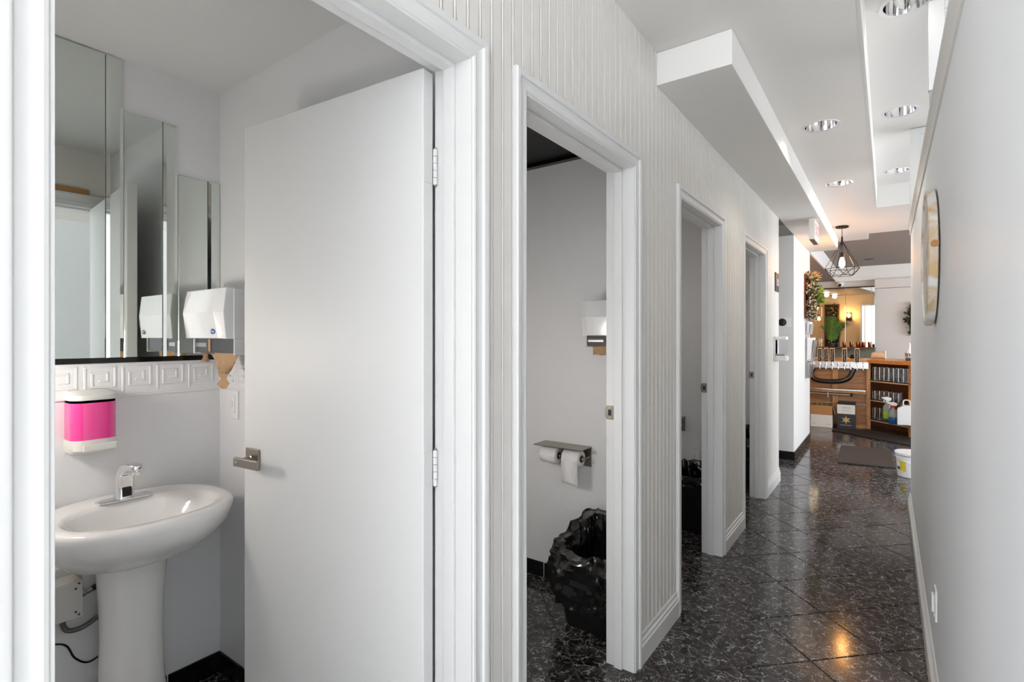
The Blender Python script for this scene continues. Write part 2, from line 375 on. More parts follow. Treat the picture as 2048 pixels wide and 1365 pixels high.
# right partition with its cap moulding
wr = struct('wall_right', G().box(XR, XR+.12, -4.2, YR1, 0, 2.19), 'wallr', 'smooth pale grey partition wall on the right', bevel=.004)
cp = [(XR+.002, 2.175), (XR-.006, 2.178), (XR-.009, 2.192), (XR-.004, 2.198), (XR-.008, 2.215), (XR-.016, 2.232), (XR-.02, 2.236), (XR-.02, 2.252), (XR+.14, 2.252), (XR+.14, 2.19), (XR+.002, 2.19)]
struct('trim_cap', G().prism(cp, 'y', -4.2, YR1+.012), 'ceil', 'grey crown cap along the top of the right partition')

# ceilings with round holes for the downlights
def ceil_panel(g, x0, x1, y0, y1, z, holes, r=.088, h=.12, n=32):
    ys = y0
    for hx, hy in sorted(holes, key=lambda p: p[1]):
        g.quad((x0, ys, z), (x1, ys, z), (x1, hy-h, z), (x0, hy-h, z))
        g.quad((x0, hy-h, z), (hx-h, hy-h, z), (hx-h, hy+h, z), (x0, hy+h, z)); g.quad((hx+h, hy-h, z), (x1, hy-h, z), (x1, hy+h, z), (hx+h, hy+h, z))
        inn, out = [], []
        for i in range(n):
            a = 2*PI*(i+.5)/n; c, s = math.cos(a), math.sin(a); k = h/max(abs(c), abs(s))
            inn.append((hx+r*c, hy+r*s, z)); out.append((hx+k*c, hy+k*s, z))
        # square corners are added so that the patch meets its neighbours
        vs = inn+out; fs = [(i, (i+1) % n, n+(i+1) % n, n+i) for i in range(n)]; g.add(vs, fs)
        for sx, sy in ((1, 1), (-1, 1), (-1, -1), (1, -1)):
            near = sorted(out, key=lambda p: (p[0]-hx-sx*h)**2+(p[1]-hy-sy*h)**2)[:2]
            g.add([near[0], (hx+sx*h, hy+sy*h, z), near[1]], [(0, 1, 2)])
        ys = hy+h
    g.quad((x0, ys, z), (x1, ys, z), (x1, y1, z), (x0, y1, z)); return g
XT, YT = -0.084, 6.26
LMAIN = [onZ(1638, 253, ZC)[:2], onZ(1680, 367, ZC)[:2]]
LTRAY = [onZ(1810, 8, ZTRAY)[:2], onZ(1801, 223, ZTRAY)[:2], onZ(1793, 342, ZTRAY)[:2]]
LTRAY = [(0.066, y) for x, y in LTRAY]
LMAIN = [(-0.328, y) for x, y in LMAIN]
ceil_panel(G(), 0, 1, 0, 1, 0, [])
g = G(); ceil_panel(g, -3.4, XT, -4.2, -.05, ZC, []); ceil_panel(g, XB-.02, XT, -.05, YT, ZC, LMAIN); ceil_panel(g, XB-.02, -.2, YT, 8.2, ZC, []); ceil_panel(g, -.2, 3.3, YT, 7.76, ZC, [])
struct('ceiling', g, 'ceil', 'flat grey white corridor ceiling with recessed downlights')
struct('ceiling_raised', ceil_panel(G(), XT, 3.3, -4.2, YT, ZTRAY, LTRAY), 'ceil', 'raised ceiling tray along the right with three downlights')
g = G().box(XT-.012, XT, -4.2, YT, ZC-.001, ZTRAY); g.box(XT-.012, 3.3, YT, YT+.012, ZC-.001, ZTRAY)
struct('trim_tray', g, 'beam', 'white upright sides of the raised ceiling tray')
struct('trim_beam', G().box(XB-.001, -.52, 2.27, 7.93, ZBEAM, ZC-.001), 'beam', 'white dropped ceiling beam running along the beadboard wall', bevel=.003)
# outer hull roof slab keeps daylight out of the ceiling voids
struct('ceiling_roof', G().box(-5.2, 3.4, -4.3, YFAR+.2, 3.05, 3.15), 'ceil', 'roof slab above the ceilings')

# washrooms
struct('wall_washroom_sink', G().box(XS-.1, XS, .05, YEND, 0, ZBATH+.3), 'bath', 'grey washroom wall behind the pedestal sink and stepped mirrors')
g = G().box(XS, XI, YS, 1.13, 0, ZBATH+.3); wb1 = struct('wall_washroom_end', g, 'bath', 'grey washroom wall carrying the paper towel dispenser')
struct('wall_washroom_near', G().box(XS-.1, XI, -.05, .05, 0, ZC), 'bath', 'grey washroom wall on the hidden near side')
struct('wall_second_washroom', G().box(XS, XI, 2.508, 2.57, 0, ZBATH+.3), 'bath', 'grey wall with toilet paper holder seen through the second doorway')
struct('wall_third_washroom', G().box(XS, XI, 3.9, 4.0, 0, ZBATH+.3), 'bath', 'grey wall behind the bin in the third doorway')
struct('wall_fourth_washroom', G().box(XS, XI, 5.39, YEND, 0, ZBATH+.3), 'bath', 'grey wall seen through the farthest doorway')
struct('ceiling_washroom', G().box(XS, XI, .05, YS, ZBATH, ZBATH+.02), 'bathc', 'grey white ceiling of the sink washroom')
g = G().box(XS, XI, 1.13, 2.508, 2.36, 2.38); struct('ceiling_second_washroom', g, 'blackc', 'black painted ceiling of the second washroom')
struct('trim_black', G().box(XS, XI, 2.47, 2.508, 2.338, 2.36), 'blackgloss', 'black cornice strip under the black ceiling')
struct('ceiling_far_washrooms', G().box(XS, XI, 2.57, 5.39, 2.36, 2.38), 'bathc', 'ceiling of the third and fourth washrooms')
def tile_skirt(name, label, runs):
    t = thing(name, label, 'baseboard', (XS, 1, 0)); t['kind'] = 'structure'
    for (x0, y0), (x1, y1), nx, ny in runs:
        L = math.hypot(x1-x0, y1-y0); n = max(1, round(L/.2)); 
        for i in range(n):
            a, b = i/n+.003, (i+1)/n-.003
            xa, xb = sorted((x0+(x1-x0)*a, x0+(x1-x0)*b)); ya, yb = sorted((y0+(y1-y0)*a, y0+(y1-y0)*b))
            xa += min(0, nx*.009); xb += max(0, nx*.009); ya += min(0, ny*.009); yb += max(0, ny*.009)
            part('tile', G().box(xa, xb, ya, yb, .002, .084), 'basetile', t, bevel=.0015)
tile_skirt('baseboard_washroom', 'glossy black tile skirting under the grey washroom walls', [((XS, .06), (XS, YS), 1, 0), ((XS, YS), (XI, YS), 0, -1), ((XS, 2.508), (XI, 2.508), 0, -1), ((XS, 3.9), (XI, 3.9), 0, -1), ((XS, 5.39), (XI, 5.39), 0, -1)])

# far wall block past the side passage
struct('wall_block', G().box(-5.2, XB, YBLK, YBLK2, 0, ZBEAM), 'wallw', 'white wall block past the side passage with thermostat', bevel=.003)
struct('wall_passage', G().box(XS-.1, XS, YEND, YBLK, 0, ZC), 'wallw', 'end wall of the short side passage')
struct('ceiling_passage', G().box(XS, XB-.001, YEND, YBLK, 2.62, ZC), 'taupe', 'taupe ceiling of the side passage')  # same taupe colour as the bar room ceilings
g = G()
t = thing('baseboard_block', 'black tile skirting round the white wall block', 'baseboard', (XB, 6.5, 0)); t['kind'] = 'structure'
for i in range(5): part('tile', G().box(XB, XB+.01, YBLK+.01+i*.287, YBLK+.293+i*.287, .002, .095), 'basetile', t, bevel=.0015)
for i in range(3): part('tile', G().box(XB-.0-.3*(i+1)+.003, XB-.3*i+(.01 if i == 0 else 0), YBLK-.01, YBLK, .002, .095), 'basetile', t, bevel=.0015)
# bar room ceiling
g = G().box(XB, 3.3, 7.76, 12.3, 2.755, 2.775); struct('ceiling_bar', g, 'taupe', 'raised taupe ceiling over the bar room')
struct('ceiling_dining', G().box(-5.2, XB-.001, YBLK2, YFAR, ZBEAM, ZBEAM+.02), 'taupe', 'lower taupe ceiling over the dining side')
g = G().box(XB-.02, XB, 8.05, 12.32, ZBEAM-.001, 2.755); g.box(XB, 3.3, 12.3, 12.32, ZBEAM-.001, 2.755); g.box(XB-.02, 3.3, 12.3, YFAR, ZBEAM-.02, ZBEAM-.001)
g.box(-.2, 3.3, 7.76, 7.772, ZC-.001, 2.755); g.box(-.212, -.2, 7.76, 8.2, ZC-.001, 2.755); g.box(XB, -.2, 8.188, 8.2, ZC-.001, 2.755)
struct('trim_bar_tray', g, 'beam', 'white upright sides of the bar room ceiling tray')
struct('wall_far', G().box(-5.2, 3.4, YFAR, YFAR+.1, 0, 3.0), 'greige', 'greige far wall behind the bar')
struct('wall_dining', G().box(-5.2, -5.1, YBLK2, YFAR, 0, ZBEAM), 'cream', 'cream side wall of the dining area')
struct('wall_dining_panel', G().box(-5.1, XB-.02, YBLK2, YBLK2+.015, 0, ZBEAM), 'cream', 'cream dining wall seen in the bar mirror')
g = G().box(3.3, 3.4, -4.2, .5, 0, 3.05); g.box(3.3, 3.4, .5, 4.0, 0, 3.05); g.box(3.3, 3.4, 4.0, 6.2, 2.4, 3.05); g.box(3.3, 3.4, 6.2, 7.2, 0, 3.05); g.box(3.3, 3.4, 11.4, YFAR, 0, 3.05); g.box(3.3, 3.4, 7.2, 11.4, 0, .8); g.box(3.3, 3.4, 7.2, 11.4, 2.45, 3.05)
struct('wall_light_block', g, 'wallw', 'unseen white wall added right of the partition to limit side light, with a wide window opening')  # added out of view to cut light from the right, openings let some in
struct('trim_far_soffit', G().box(-.2, 3.3, 12.2, YFAR, 2.31, ZBEAM-.02), 'greige', 'boxed soffit over the far wall right of the mirror')

# ------------------------------------------------------------------ nearest washroom
# door leaf, opened into the washroom
dx, dy = -1.708+.957, .855-.926
dr = thing('door_1', 'plain white painted washroom door standing open beside the sink', 'door', (-.957, .974, 0), math.atan2(dy, dx)); dr['kind'] = 'structure'
DW = math.hypot(dx, dy)
part('leaf', G().box(0, DW, 0, .039, .012, 2.053), 'door', dr, bevel=.0025, w=False)
for zh in (0.26, 1.03, 1.81):
    hg = part('hinge', G().box(-.0015, .0, .004, .037, zh-.045, zh+.045), 'trim', dr, w=False)
    for k in range(5): part('knuckle', G().lathe([(.0062, zh-.046+k*.0186), (.0062, zh-.046+k*.0186+.0172)], (-.006, -.002, 0), 12), 'trim', hg, True, w=False)
    part('pin', G().lathe([(.0035, zh-.05), (.0035, zh+.05)], (-.006, -.002, 0), 10), 'nickel', hg, True, w=False)
lx, lz = DW-.052, .978
hd = part('lever_handle', G().box(lx-.033, lx+.033, .039, .047, lz-.033, lz+.033), 'nickel', dr, bevel=.002, w=False, label='brushed nickel lever handle on a square rose')
part('neck', G().lathe([(.013, .047), (.013, .053), (.0095, .055), (.0095, .094)], (lx, 0, lz), 18, 'y'), 'nickel', hd, True, w=False)
part('lever', G().box(lx-.105, lx+.016, .088, .099, lz-.014, lz+.014), 'nickel', hd, bevel=.002, w=False)
part('privacy_button', G().lathe([(.006, .099), (.005, .1015)], (lx, 0, lz), 14, 'y'), 'steel', hd, True, w=False)
part('latch_plate', G().box(DW, DW+.001, .008, .031, lz-.028, lz+.028), 'nickel', dr, w=False)

# stepped mirrors
def mirror(label, panes, z0, z1):
    ya, yb = panes[0][0], panes[-1][1]
    t = thing('wall_mirror', label, 'mirror', (XS, (ya+yb)/2, z0), group='stepped washroom mirrors')
    part('backing', G().box(XS, XS+.002, ya+.001, yb-.001, z0, z1), 'mirroredge', t)
    for a, b, bevl in panes:
        x1, w = XS+.006, .011 if bevl else .0025
        a += .0008; b -= .0008
        vs = [(XS+.002, a, z0), (XS+.002, b, z0), (XS+.002, b, z1), (XS+.002, a, z1), (XS+.0035, a, z0), (XS+.0035, b, z0), (XS+.0035, b, z1), (XS+.0035, a, z1),
              (x1, a+w, z0+.001), (x1, b-w, z0+.001), (x1, b-w, z1-w), (x1, a+w, z1-w)]
        fs = [(0, 1, 5, 4), (1, 2, 6, 5), (2, 3, 7, 6), (3, 0, 4, 7), (4, 5, 9, 8), (5, 6, 10, 9), (6, 7, 11, 10), (7, 4, 8, 11), (8, 9, 10, 11)]
        part('pane', G().add(vs, fs), 'mirror', t)
Z0M = 1.296
mirror('tall mirror reaching the ceiling, nearest the door frame', [(.30, .641, 0), (.641, .694, 1)], Z0M, ZBATH-.004)
mirror('middle height mirror of the three stepped washroom mirrors', [(.694, .818, 0), (.818, .869, 1)], Z0M, 2.182)
mirror('shortest mirror in the corner behind the towel dispenser', [(.869, .978, 0), (.978, 1.025, 1)], Z0M, 1.996)
solo('mirror_ledge', G().box(XS, XS+.014, .30, YS, 1.278, Z0M), 'blackgloss', 'thin glossy black strip under the washroom mirrors', 'ledge', (XS, .66, 1.278), bevel=.001)

# greek key frieze
fz = thing('trim_frieze', 'raised greek key frieze painted grey below the mirrors', 'frieze', (XS, .7, 1.16)); fz['kind'] = 'structure'
part('frieze_band', G().box(XS, XS+.003, .05, YS, 1.158, 1.278), 'bath', fz); part('frieze_band', G().box(XS+.003, XI, YS-.003, YS, 1.158, 1.278), 'bath', fz)
part('lower_bead', G().box(XS, XS+.007, .05, YS, 1.156, 1.164), 'bath', fz, bevel=.002); part('lower_bead', G().box(XS+.007, XI, YS-.007, YS, 1.156, 1.164), 'bath', fz, bevel=.002)
c = .0122; path = [(0, 0), (0, 7), (7, 7), (7, 1.4), (1.6, 1.4), (1.6, 5.4), (5.2, 5.4), (5.2, 3.1), (3.4, 3.1)]
gk = G()
for (a, b), (d, e2) in zip(path[:-1], path[1:]):
    y0, y1 = sorted((a, d)); z0, z1 = sorted((b, e2)); h = .34
    gk.loft([[((.0030, .0048)[k], (y0-h+o)*c, (z0-h+o)*c), ((.0030, .0048)[k], (y1+h-o)*c, (z0-h+o)*c), ((.0030, .0048)[k], (y1+h-o)*c, (z1+h-o)*c), ((.0030, .0048)[k], (y0-h+o)*c, (z1+h-o)*c)] for k, o in ((0, 0), (1, .15))])
key_me = mesh('greek_key', gk, 'bath')
for k in range(6): inst('greek_key', key_me, fz, (0, .365+k*.109-.7, .018))
for k in range(3):
    o = inst('greek_key', key_me, fz, (.03+k*.109, YS-.7, .018), -PI/2); 

# pedestal sink
SX, SY = -1.985, .668
sk = thing('pedestal_sink', 'white oval porcelain pedestal sink against the grey washroom wall', 'sink', (SX, SY, 0))
def oval(ax, ay, z, cx=0, cy=0, n=64, p=2.3, tilt=0):
    r = []
    for i in range(n):
        a = 2*PI*i/n; ca, sa = math.cos(a), math.sin(a)
        x = math.copysign(abs(ca)**(2/p), ca)*ax; y = math.copysign(abs(sa)**(2/p), sa)*ay
        X = SX+cx+x; X = max(X, XS+.003)
        r.append((X, SY+cy+y, z+tilt*x))
    return r
rings = [oval(.085, .085, .615, -.075), oval(.115, .13, .635, -.06), oval(.17, .195, .67, -.03), oval(.21, .235, .715, -.012), oval(.232, .254, .755, 0), oval(.243, .263, .785, 0), oval(.245, .265, .80, 0),
         oval(.243, .263, .809, 0), oval(.236, .256, .815, 0), oval(.224, .244, .816, 0), oval(.165, .218, .8155, .034), oval(.155, .208, .811, .036), oval(.148, .2, .80, .036), oval(.135, .182, .77, .035), oval(.11, .15, .725, .03), oval(.07, .1, .694, .02), oval(.024, .024, .685, .01)]
bs = part('basin', G().loft(rings, False, True), 'porc', sk, True, ang=60)
part('drain', G().lathe([(.022, .686), (.022, .689), (.017, .6895)], (SX+.01, SY, 0), 20), 'chrome', bs, True)
ov = G(); ovx = SX-.118
ov.lathe([(.0125, -.002), (.0125, .0035), (.0095, .004), (.0085, .0)], (ovx, SY+.02, .776), 20, 'x')
part('overflow_ring', ov, 'nickel', bs, True); part('overflow_hole', G().lathe([(.009, -.001), (.009, .001)], (ovx, SY+.02, .776), 16, 'x'), 'darkgrey', bs)
pr = [(.118, .112, 0), (.116, .11, .03), (.1, .098, .12), (.088, .088, .25), (.084, .085, .38), (.086, .088, .5), (.094, .096, .6), (.1, .1, .635)]
part('pedestal', G().loft([oval(a, b, z, -.075, 0, p=2.4) for a, b, z in pr]), 'porc', sk, True, ang=60)

# faucet
FX, FY, FZ = -2.118, SY-.003, .8155
ft = thing('faucet', 'chrome sensor faucet standing on the sink deck', 'faucet', (FX, FY, FZ))
def stadium(hx, hy, z, n=10):
    r = []
    for sy in (1, -1):
        for k in range(n+1):
            a = (PI*k/n) if sy > 0 else PI+PI*k/n
            r.append((FX+hx*math.cos(a), FY+sy*(hy-hx)+hx*math.sin(a), z))
    return r
part('base_plate', G().loft([stadium(.026, .082, FZ), stadium(.026, .082, FZ+.004), stadium(.022, .078, FZ+.007)]), 'chrome', ft, True)
def rr(cx, cz, hx, hy, n=4, r=.4, dirx=None, yc=FY):
    pts = []
    for sx, sy, a0 in ((1, 1, 0), (-1, 1, 90), (-1, -1, 180), (1, -1, 270)):
        for k in range(n+1):
            a = math.radians(a0+90*k/n); q = min(hx, hy)*r
            pts.append((sx*(hx-q)+q*math.cos(a), sy*(hy-q)+q*math.sin(a)))
    return pts
body = []
for z, hx, hy, ox in ((FZ+.006, .027, .027, 0), (FZ+.012, .025, .025, 0), (FZ+.045, .022, .0225, 0), (FZ+.075, .0215, .022, .003)):
    body.append([(FX+ox+p, FY+q, z) for p, q in rr(0, 0, hx, hy)])
sp = [(.006, .088, 15, .021, .022), (.018, .100, 38, .019, .0215), (.04, .1115, 62, .016, .021), (.07, .119, 76, .013, .0205), (.10, .1225, 84, .0115, .0195), (.118, .1235, 90, .0105, .018), (.124, .1235, 90, .007, .012)]
for ox, oz, an, hx, hy in sp:
    a = math.radians(an); ux = (math.cos(a), -math.sin(a))
    body.append([(FX+ox+p*ux[0], FY+q, FZ+oz+p*ux[1]) for p, q in rr(0, 0, hx, hy)])
bd = part('spout_body', G().loft(body), 'chrome', ft, True, ang=50)
part('aerator', G().lathe([(.011, -.016), (.0125, -.014), (.0125, .0)], (FX+.104, FY, FZ+.113), 18), 'chrome', bd, True)
part('sensor_window', G().box(FX+.0225, FX+.0268, FY-.0135, FY+.0135, FZ+.012, FZ+.044), 'blackgloss', bd, bevel=.003)

# pink soap dispenser on the wall
sd = thing('soap_dispenser', 'wall soap dispenser full of bright pink liquid soap', 'soap dispenser', (XS, .592, .985))
def dshape(x1, y0, y1, z, r=.03, n=6, bul=.012):
    pts = [(XS, y0, z)]
    for k in range(n+1):
        a = math.radians(90*k/n); pts.append((x1-r+r*math.sin(a)-bul*(abs((y0+r-r*math.cos(a))-(y0+y1)/2)/((y1-y0)/2))**2, y0+r-r*math.cos(a), z))
    for k in range(n+1):
        a = math.radians(90-90*k/n); pts.append((x1-r+r*math.sin(a)-bul*(abs((y1-r+r*math.cos(a))-(y0+y1)/2)/((y1-y0)/2))**2, y1-r+r*math.cos(a), z))
    pts.append((XS, y1, z)); return pts
X1, YA, YB_ = XS+.095, .527, .657
part('tank', G().loft([dshape(X1-.004, YA+.002, YB_-.002, z) for z in (1.028, 1.151)]), 'soap', sd, True, label='tank of bright pink soap')
part('tank_neck', G().loft([dshape(X1-.005, YA+.003, YB_-.003, z) for z in (1.151, 1.163)]), 'clear', sd, True)
part('lid', G().loft([dshape(X1, YA, YB_, 1.160), dshape(X1+.002, YA-.001, YB_+.001, 1.166), dshape(X1, YA, YB_, 1.176), dshape(X1-.03, YA+.008, YB_-.008, 1.187), dshape(X1-.06, YA+.02, YB_-.02, 1.191)]), 'ivory', sd, True)
part('base', G().loft([dshape(X1-.012, YA+.004, YB_-.004, .985), dshape(X1, YA, YB_, .995), dshape(X1, YA, YB_, 1.029)]), 'ivory', sd, True)
part('push_bar', G().box(X1-.002, X1+.005, YA+.026, YB_-.012, .992, 1.016), 'ivory', sd, bevel=.003)

# paper towel dispensers
def towel_dispenser(label, x0, x1, yw, z0, dep=.176):
    yf = yw-dep; zt, zc = z0+.235, z0+.057
    t = thing('paper_towel_dispenser', label, 'towel dispenser', (x0, yw, z0), group='paper towel dispensers')
    g = G().box(x0+.012, x1, yf+.045, yw, zc, zt-.004); g.box(x0+.012, x0+.016, yf+.045, yw, z0, zc); g.box(x1-.004, x1, yf+.045, yw, z0, zc); g.box(x0+.016, x1-.004, yw-.03, yw, z0, zc)
    part('body', g, 'whitegloss', t, bevel=.0015)
    zm = (zt+zc)/2+.004; a, b = x0, x1-.004
    R = [[(a+.004, yf+.047, zt), (a+.006, yf+.022, zt), (a+.04, yf+.013, zt-.002), (b-.04, yf+.013, zt-.002), (b-.006, yf+.022, zt), (b, yf+.047, zt)],
         [(a, yf+.047, zm), (a+.001, yf+.013, zm), (a+.032, yf, zm), (b-.052, yf, zm), (b-.006, yf+.013, zm), (b, yf+.047, zm)],
         [(a+.004, yf+.047, zc), (a+.006, yf+.022, zc), (a+.04, yf+.013, zc+.002), (b-.04, yf+.013, zc+.002), (b-.006, yf+.022, zc), (b, yf+.047, zc)]]
    vs = [p for r in R for p in r]; fs = [(r*6+i, r*6+i+1, r*6+7+i, r*6+6+i) for r in range(2) for i in range(5)]+[(5, 4, 3, 2, 1, 0), (12, 13, 14, 15, 16, 17), (0, 6, 12, 17, 11, 5)]
    cv = part('cover', G().add(vs, fs), 'whitegloss', t, bevel=.002)
    bx = x1-.075
    bg = part('badge', G().lathe([(1, 0), (1, .002)], (0, 0, 0), 24, 'y'), 'blue', cv, True, label='blue oval maker badge'); 
    me = bg.data
    for v in me.vertices: v.co = Vector((bx-x0+(v.co.x+x0)*.0165, yf-yw+.0095-(v.co.y+yw), zc+.026-z0+(v.co.z+z0)*.0095))
    def bp(px, py, pz): return (bx+px, yf+.0072+pz, zc+.026+py)
    part('badge_print', text_geo('Frost', .0115, bp), 'white', cv)
    part('throat', G().box(x0+.017, x1-.005, yf+.05, yw-.03, z0+.006, zc), 'darkgrey', t)
    part('roller', G().lathe([(.036, 0), (.036, .085)], (x0+.022, yf+.085, z0+.034), 24, 'x'), 'steel', t, True)
    part('paper_core', G().box(x0+.128, x0+.142, yf+.047, yf+.06, z0+.01, zc-.002), 'kraft', t)
    return t, yf
td1, yf1 = towel_dispenser('white paper towel dispenser with blue badge in the corner by the mirrors', -2.158, -1.834, YS, 1.306)
def towel_sheet(parent, x0, x1, y, z1, z0, seed, fold=0):
    g = G(); n, m2 = 16, 8; rng = random.Random(seed)
    for r in range(m2+1):
        for i in range(n+1):
            t = i/n; s = r/m2; pin = 1-fold*s**1.3; xm = (x0+x1)/2
            x = xm+(x0-xm+(x1-x0)*t)*pin; yy = y+.007*math.sin(t*21+s*2)*(.4+s)+.004*rng.uniform(-1, 1)*s
            z = z1+(z0-z1)*s*(1-.14*rng.random()*(r == m2 and not fold))
            g.v.append((x, yy, z))
    for r in range(m2):
        for i in range(n): a = r*(n+1)+i; g.f.append((a, a+1, a+n+2, a+n+1))
    o = part('paper_towel', g, 'kraft', parent, True, label='crumpled brown paper towel hanging out')
    s = o.modifiers.new('solid', 'SOLIDIFY'); s.thickness = .001; return o
towel_sheet(td1, -2.075, -1.865, yf1+.075, 1.318, 1.235, 3, .72)
tail = G()
for k, (x, z, w) in enumerate(((-1.985, 1.25, .028), (-1.97, 1.234, .02), (-1.968, 1.214, .026), (-1.972, 1.196, .028), (-1.967, 1.178, .024))): tail.v += [(x-w, yf1+.07+.006*(-1)**k, z), (x+w, yf1+.076-.006*(-1)**k, z+.004)]
tail.f = [(2*k, 2*k+1, 2*k+3, 2*k+2) for k in range(4)]
o = part('paper_towel', tail, 'kraft', td1); s = o.modifiers.new('solid', 'SOLIDIFY'); s.thickness = .001
towel_sheet(td1, -2.13, -2.105, yf1+.075, 1.318, 1.275, 5, .3)
td2, yf2 = towel_dispenser('white paper towel dispenser half hidden by the second doorway jamb', -1.263, -.958, 2.508, 1.318)
towel_sheet(td2, -1.225, -.985, yf2+.07, 1.328, 1.275, 9, 0)

# light switch
def wallplate_y(name, label, cat, cx, y, cz, w, h, kind, grp=None):
    t = thing(name, label, cat, (cx, y, cz-h/2), group=grp)
    part('cover_plate', G().box(cx-w/2, cx+w/2, y-.006, y, cz-h/2, cz+h/2), 'white', t, bevel=.002)
    if kind == 'switch':
        r = part('rocker', G().box(cx-.0165, cx+.0165, y-.009, y-.005, cz-.034, cz+.034), 'white', t, bevel=.0015)
        part('slider', G().box(cx-.004, cx+.004, y-.012, y-.009, cz-.01, cz+.012), 'white', r)
    else:
        r = part('socket', G().box(cx-.0165, cx+.0165, y-.008, y-.005, cz-.033, cz+.033), 'white', t, bevel=.0015)
        for dz in (-.018, .018):
            for dx2 in (-.006, .006): part('slot', G().box(cx+dx2-.001, cx+dx2+.001, y-.0085, y-.0079, cz+dz-.004, cz+dz+.004), 'black', r)
            part('slot', G().lathe([(.0025, -.0085), (.0025, -.0079)], (cx, y, cz+dz-.009), 10, 'y'), 'black', r)
    return t
a = onY(459, 780, YS); b = onY(480, 838, YS)
wallplate_y('light_switch', 'white dimmer switch plate on the washroom end wall', 'switch', (a[0]+b[0])/2+.0, YS, (a[2]+b[2])/2, .072, .117, 'switch')

# sensor control box, hoses and cable under the sink
cb = thing('valve_box', 'pale metal valve box with hoses on the wall under the sink', 'control box', (XS, .50, .43))
bx = part('housing', G().box(XS+.004, XS+.085, .42, .553, .46, .575), 'metalbox', cb, bevel=.002)
part('face_plate', G().box(XS+.085, XS+.088, .418, .555, .458, .577), 'metalbox', cb, bevel=.001)
part('wall_bracket', G().box(XS, XS+.004, .41, .575, .50, .60), 'metalbox', cb, bevel=.001)
for yy, zz in ((.545, .568), (.537, .553), (.537, .478), (.545, .467)): part('screw', G().lathe([(.0035, .088), (.0035, .0895)], (XS, yy, zz), 10, 'x'), 'darkgrey', cb, True)
part('hose_fitting', G().tube([(XS+.045, .553, .515), (XS+.045, .572, .515), (XS+.044, .574, .515), (XS+.043, .594, .52)], [.011, .011, .008, .008], 6), 'steel', cb)
part('hose', G().tube(smoothpath([(XS+.043, .592, .519), (XS+.04, .62, .533), (XS+.04, .645, .565), (XS+.05, .66, .62)]), .009, 10), 'cable', cb, True)
part('hose', G().tube(smoothpath([(XS+.045, .515, .458), (XS+.045, .515, .43), (XS+.043, .53, .405), (XS+.04, .57, .40), (XS+.04, .62, .425), (XS+.05, .66, .47)]), .008, 10), 'hose', cb, True)
solo('cable', G().tube(smoothpath([(XS+.01, .42, .40), (XS+.008, .48, .37), (XS+.008, .53, .345), (XS+.006, .555, .29), (XS+.006, .59, .258), (XS+.008, .63, .27), (XS+.02, .66, .3)]), .003, 8), 'cable', 'thin black cable drooping on the wall below the valve box', 'cable', (XS, .53, .258), True)

# added fill lamps out of view: washroom near walls, one on the lobby ceiling
for x, y, z, e, lb in ((-2.0, .05, 1.3, 7.5, 'sink washroom'), (-1.6, 1.13, 1.1, 10, 'second washroom'), (-1.6, 2.57, 1.6, 3, 'third washroom'), (-1.6, 4.0, 1.6, 3, 'fourth washroom')):
    t = thing('wall_fill_lamp', 'unseen white cylinder fill lamp added on the near wall of the %s' % lb, 'lamp', (x, y, z-.1), group='added washroom fill lamps')
    part('mount', G().box(x-.05, x+.05, y, y+.03, z-.06, z+.06), 'white', t, bevel=.004)
    part('diffuser', G().lathe([(.04, -.1), (.045, -.095), (.045, .095), (.04, .1)], (x, y+.075, z), 24), 'can', t, True)
    point_light('fill_light', (x, y+.135, z), e, (1, .95, .89), .07, t)
x, y, z = -.35, -.75, ZC  # fill lamp added behind the camera, standing in for bounced flash
t = thing('ceiling_fill_lamp', 'unseen round white fill lamp added on the ceiling behind the camera', 'lamp', (x, y, z))
part('mount', G().lathe([(.11, -.02), (.11, 0)], (x, y, z), 28), 'white', t, True); part('diffuser', G().lathe([(.02, -.075), (.07, -.065), (.1, -.04), (.105, -.02)], (x, y, z), 28), 'can', t, True)
point_light('fill_light', (x, y, z-.2), 3, (1, .95, .88), .1, t)

# ------------------------------------------------------------------ other washrooms
def roll_holder(label, x0, y, z):
    """shelf holder on a wall facing -Y; x0 left end, z shelf top"""
    t = thing('toilet_paper_holder', label, 'paper holder', (x0, y, z-.11), group='toilet paper shelf holders')
    w = .292
    part('shelf', G().box(x0, x0+w, y-.125, y, z-.006, z), 'nickel', t, bevel=.001)
    part('back_plate', G().box(x0, x0+w, y-.004, y, z-.11, z-.006), 'nickel', t, bevel=.001)
    for k in range(2):
        ex = x0+.135+k*.138
        ar = part('arm', G().tube([(ex+.004, y-.004, z-.058), (ex+.004, y-.07, z-.058)], .005, 8), 'nickel', t, True)
        part('spindle', G().lathe([(.008, -.12), (.008, .004), (.014, .004), (.014, .012), (.01, .013)], (ex, y-.07, z-.058), 16, 'x'), 'nickel', ar, True)
    part('screw', G().lathe([(.003, -.0055), (.003, -.004)], (x0+w-.02, y, z-.03), 8, 'y'), 'steel', t)
    return t
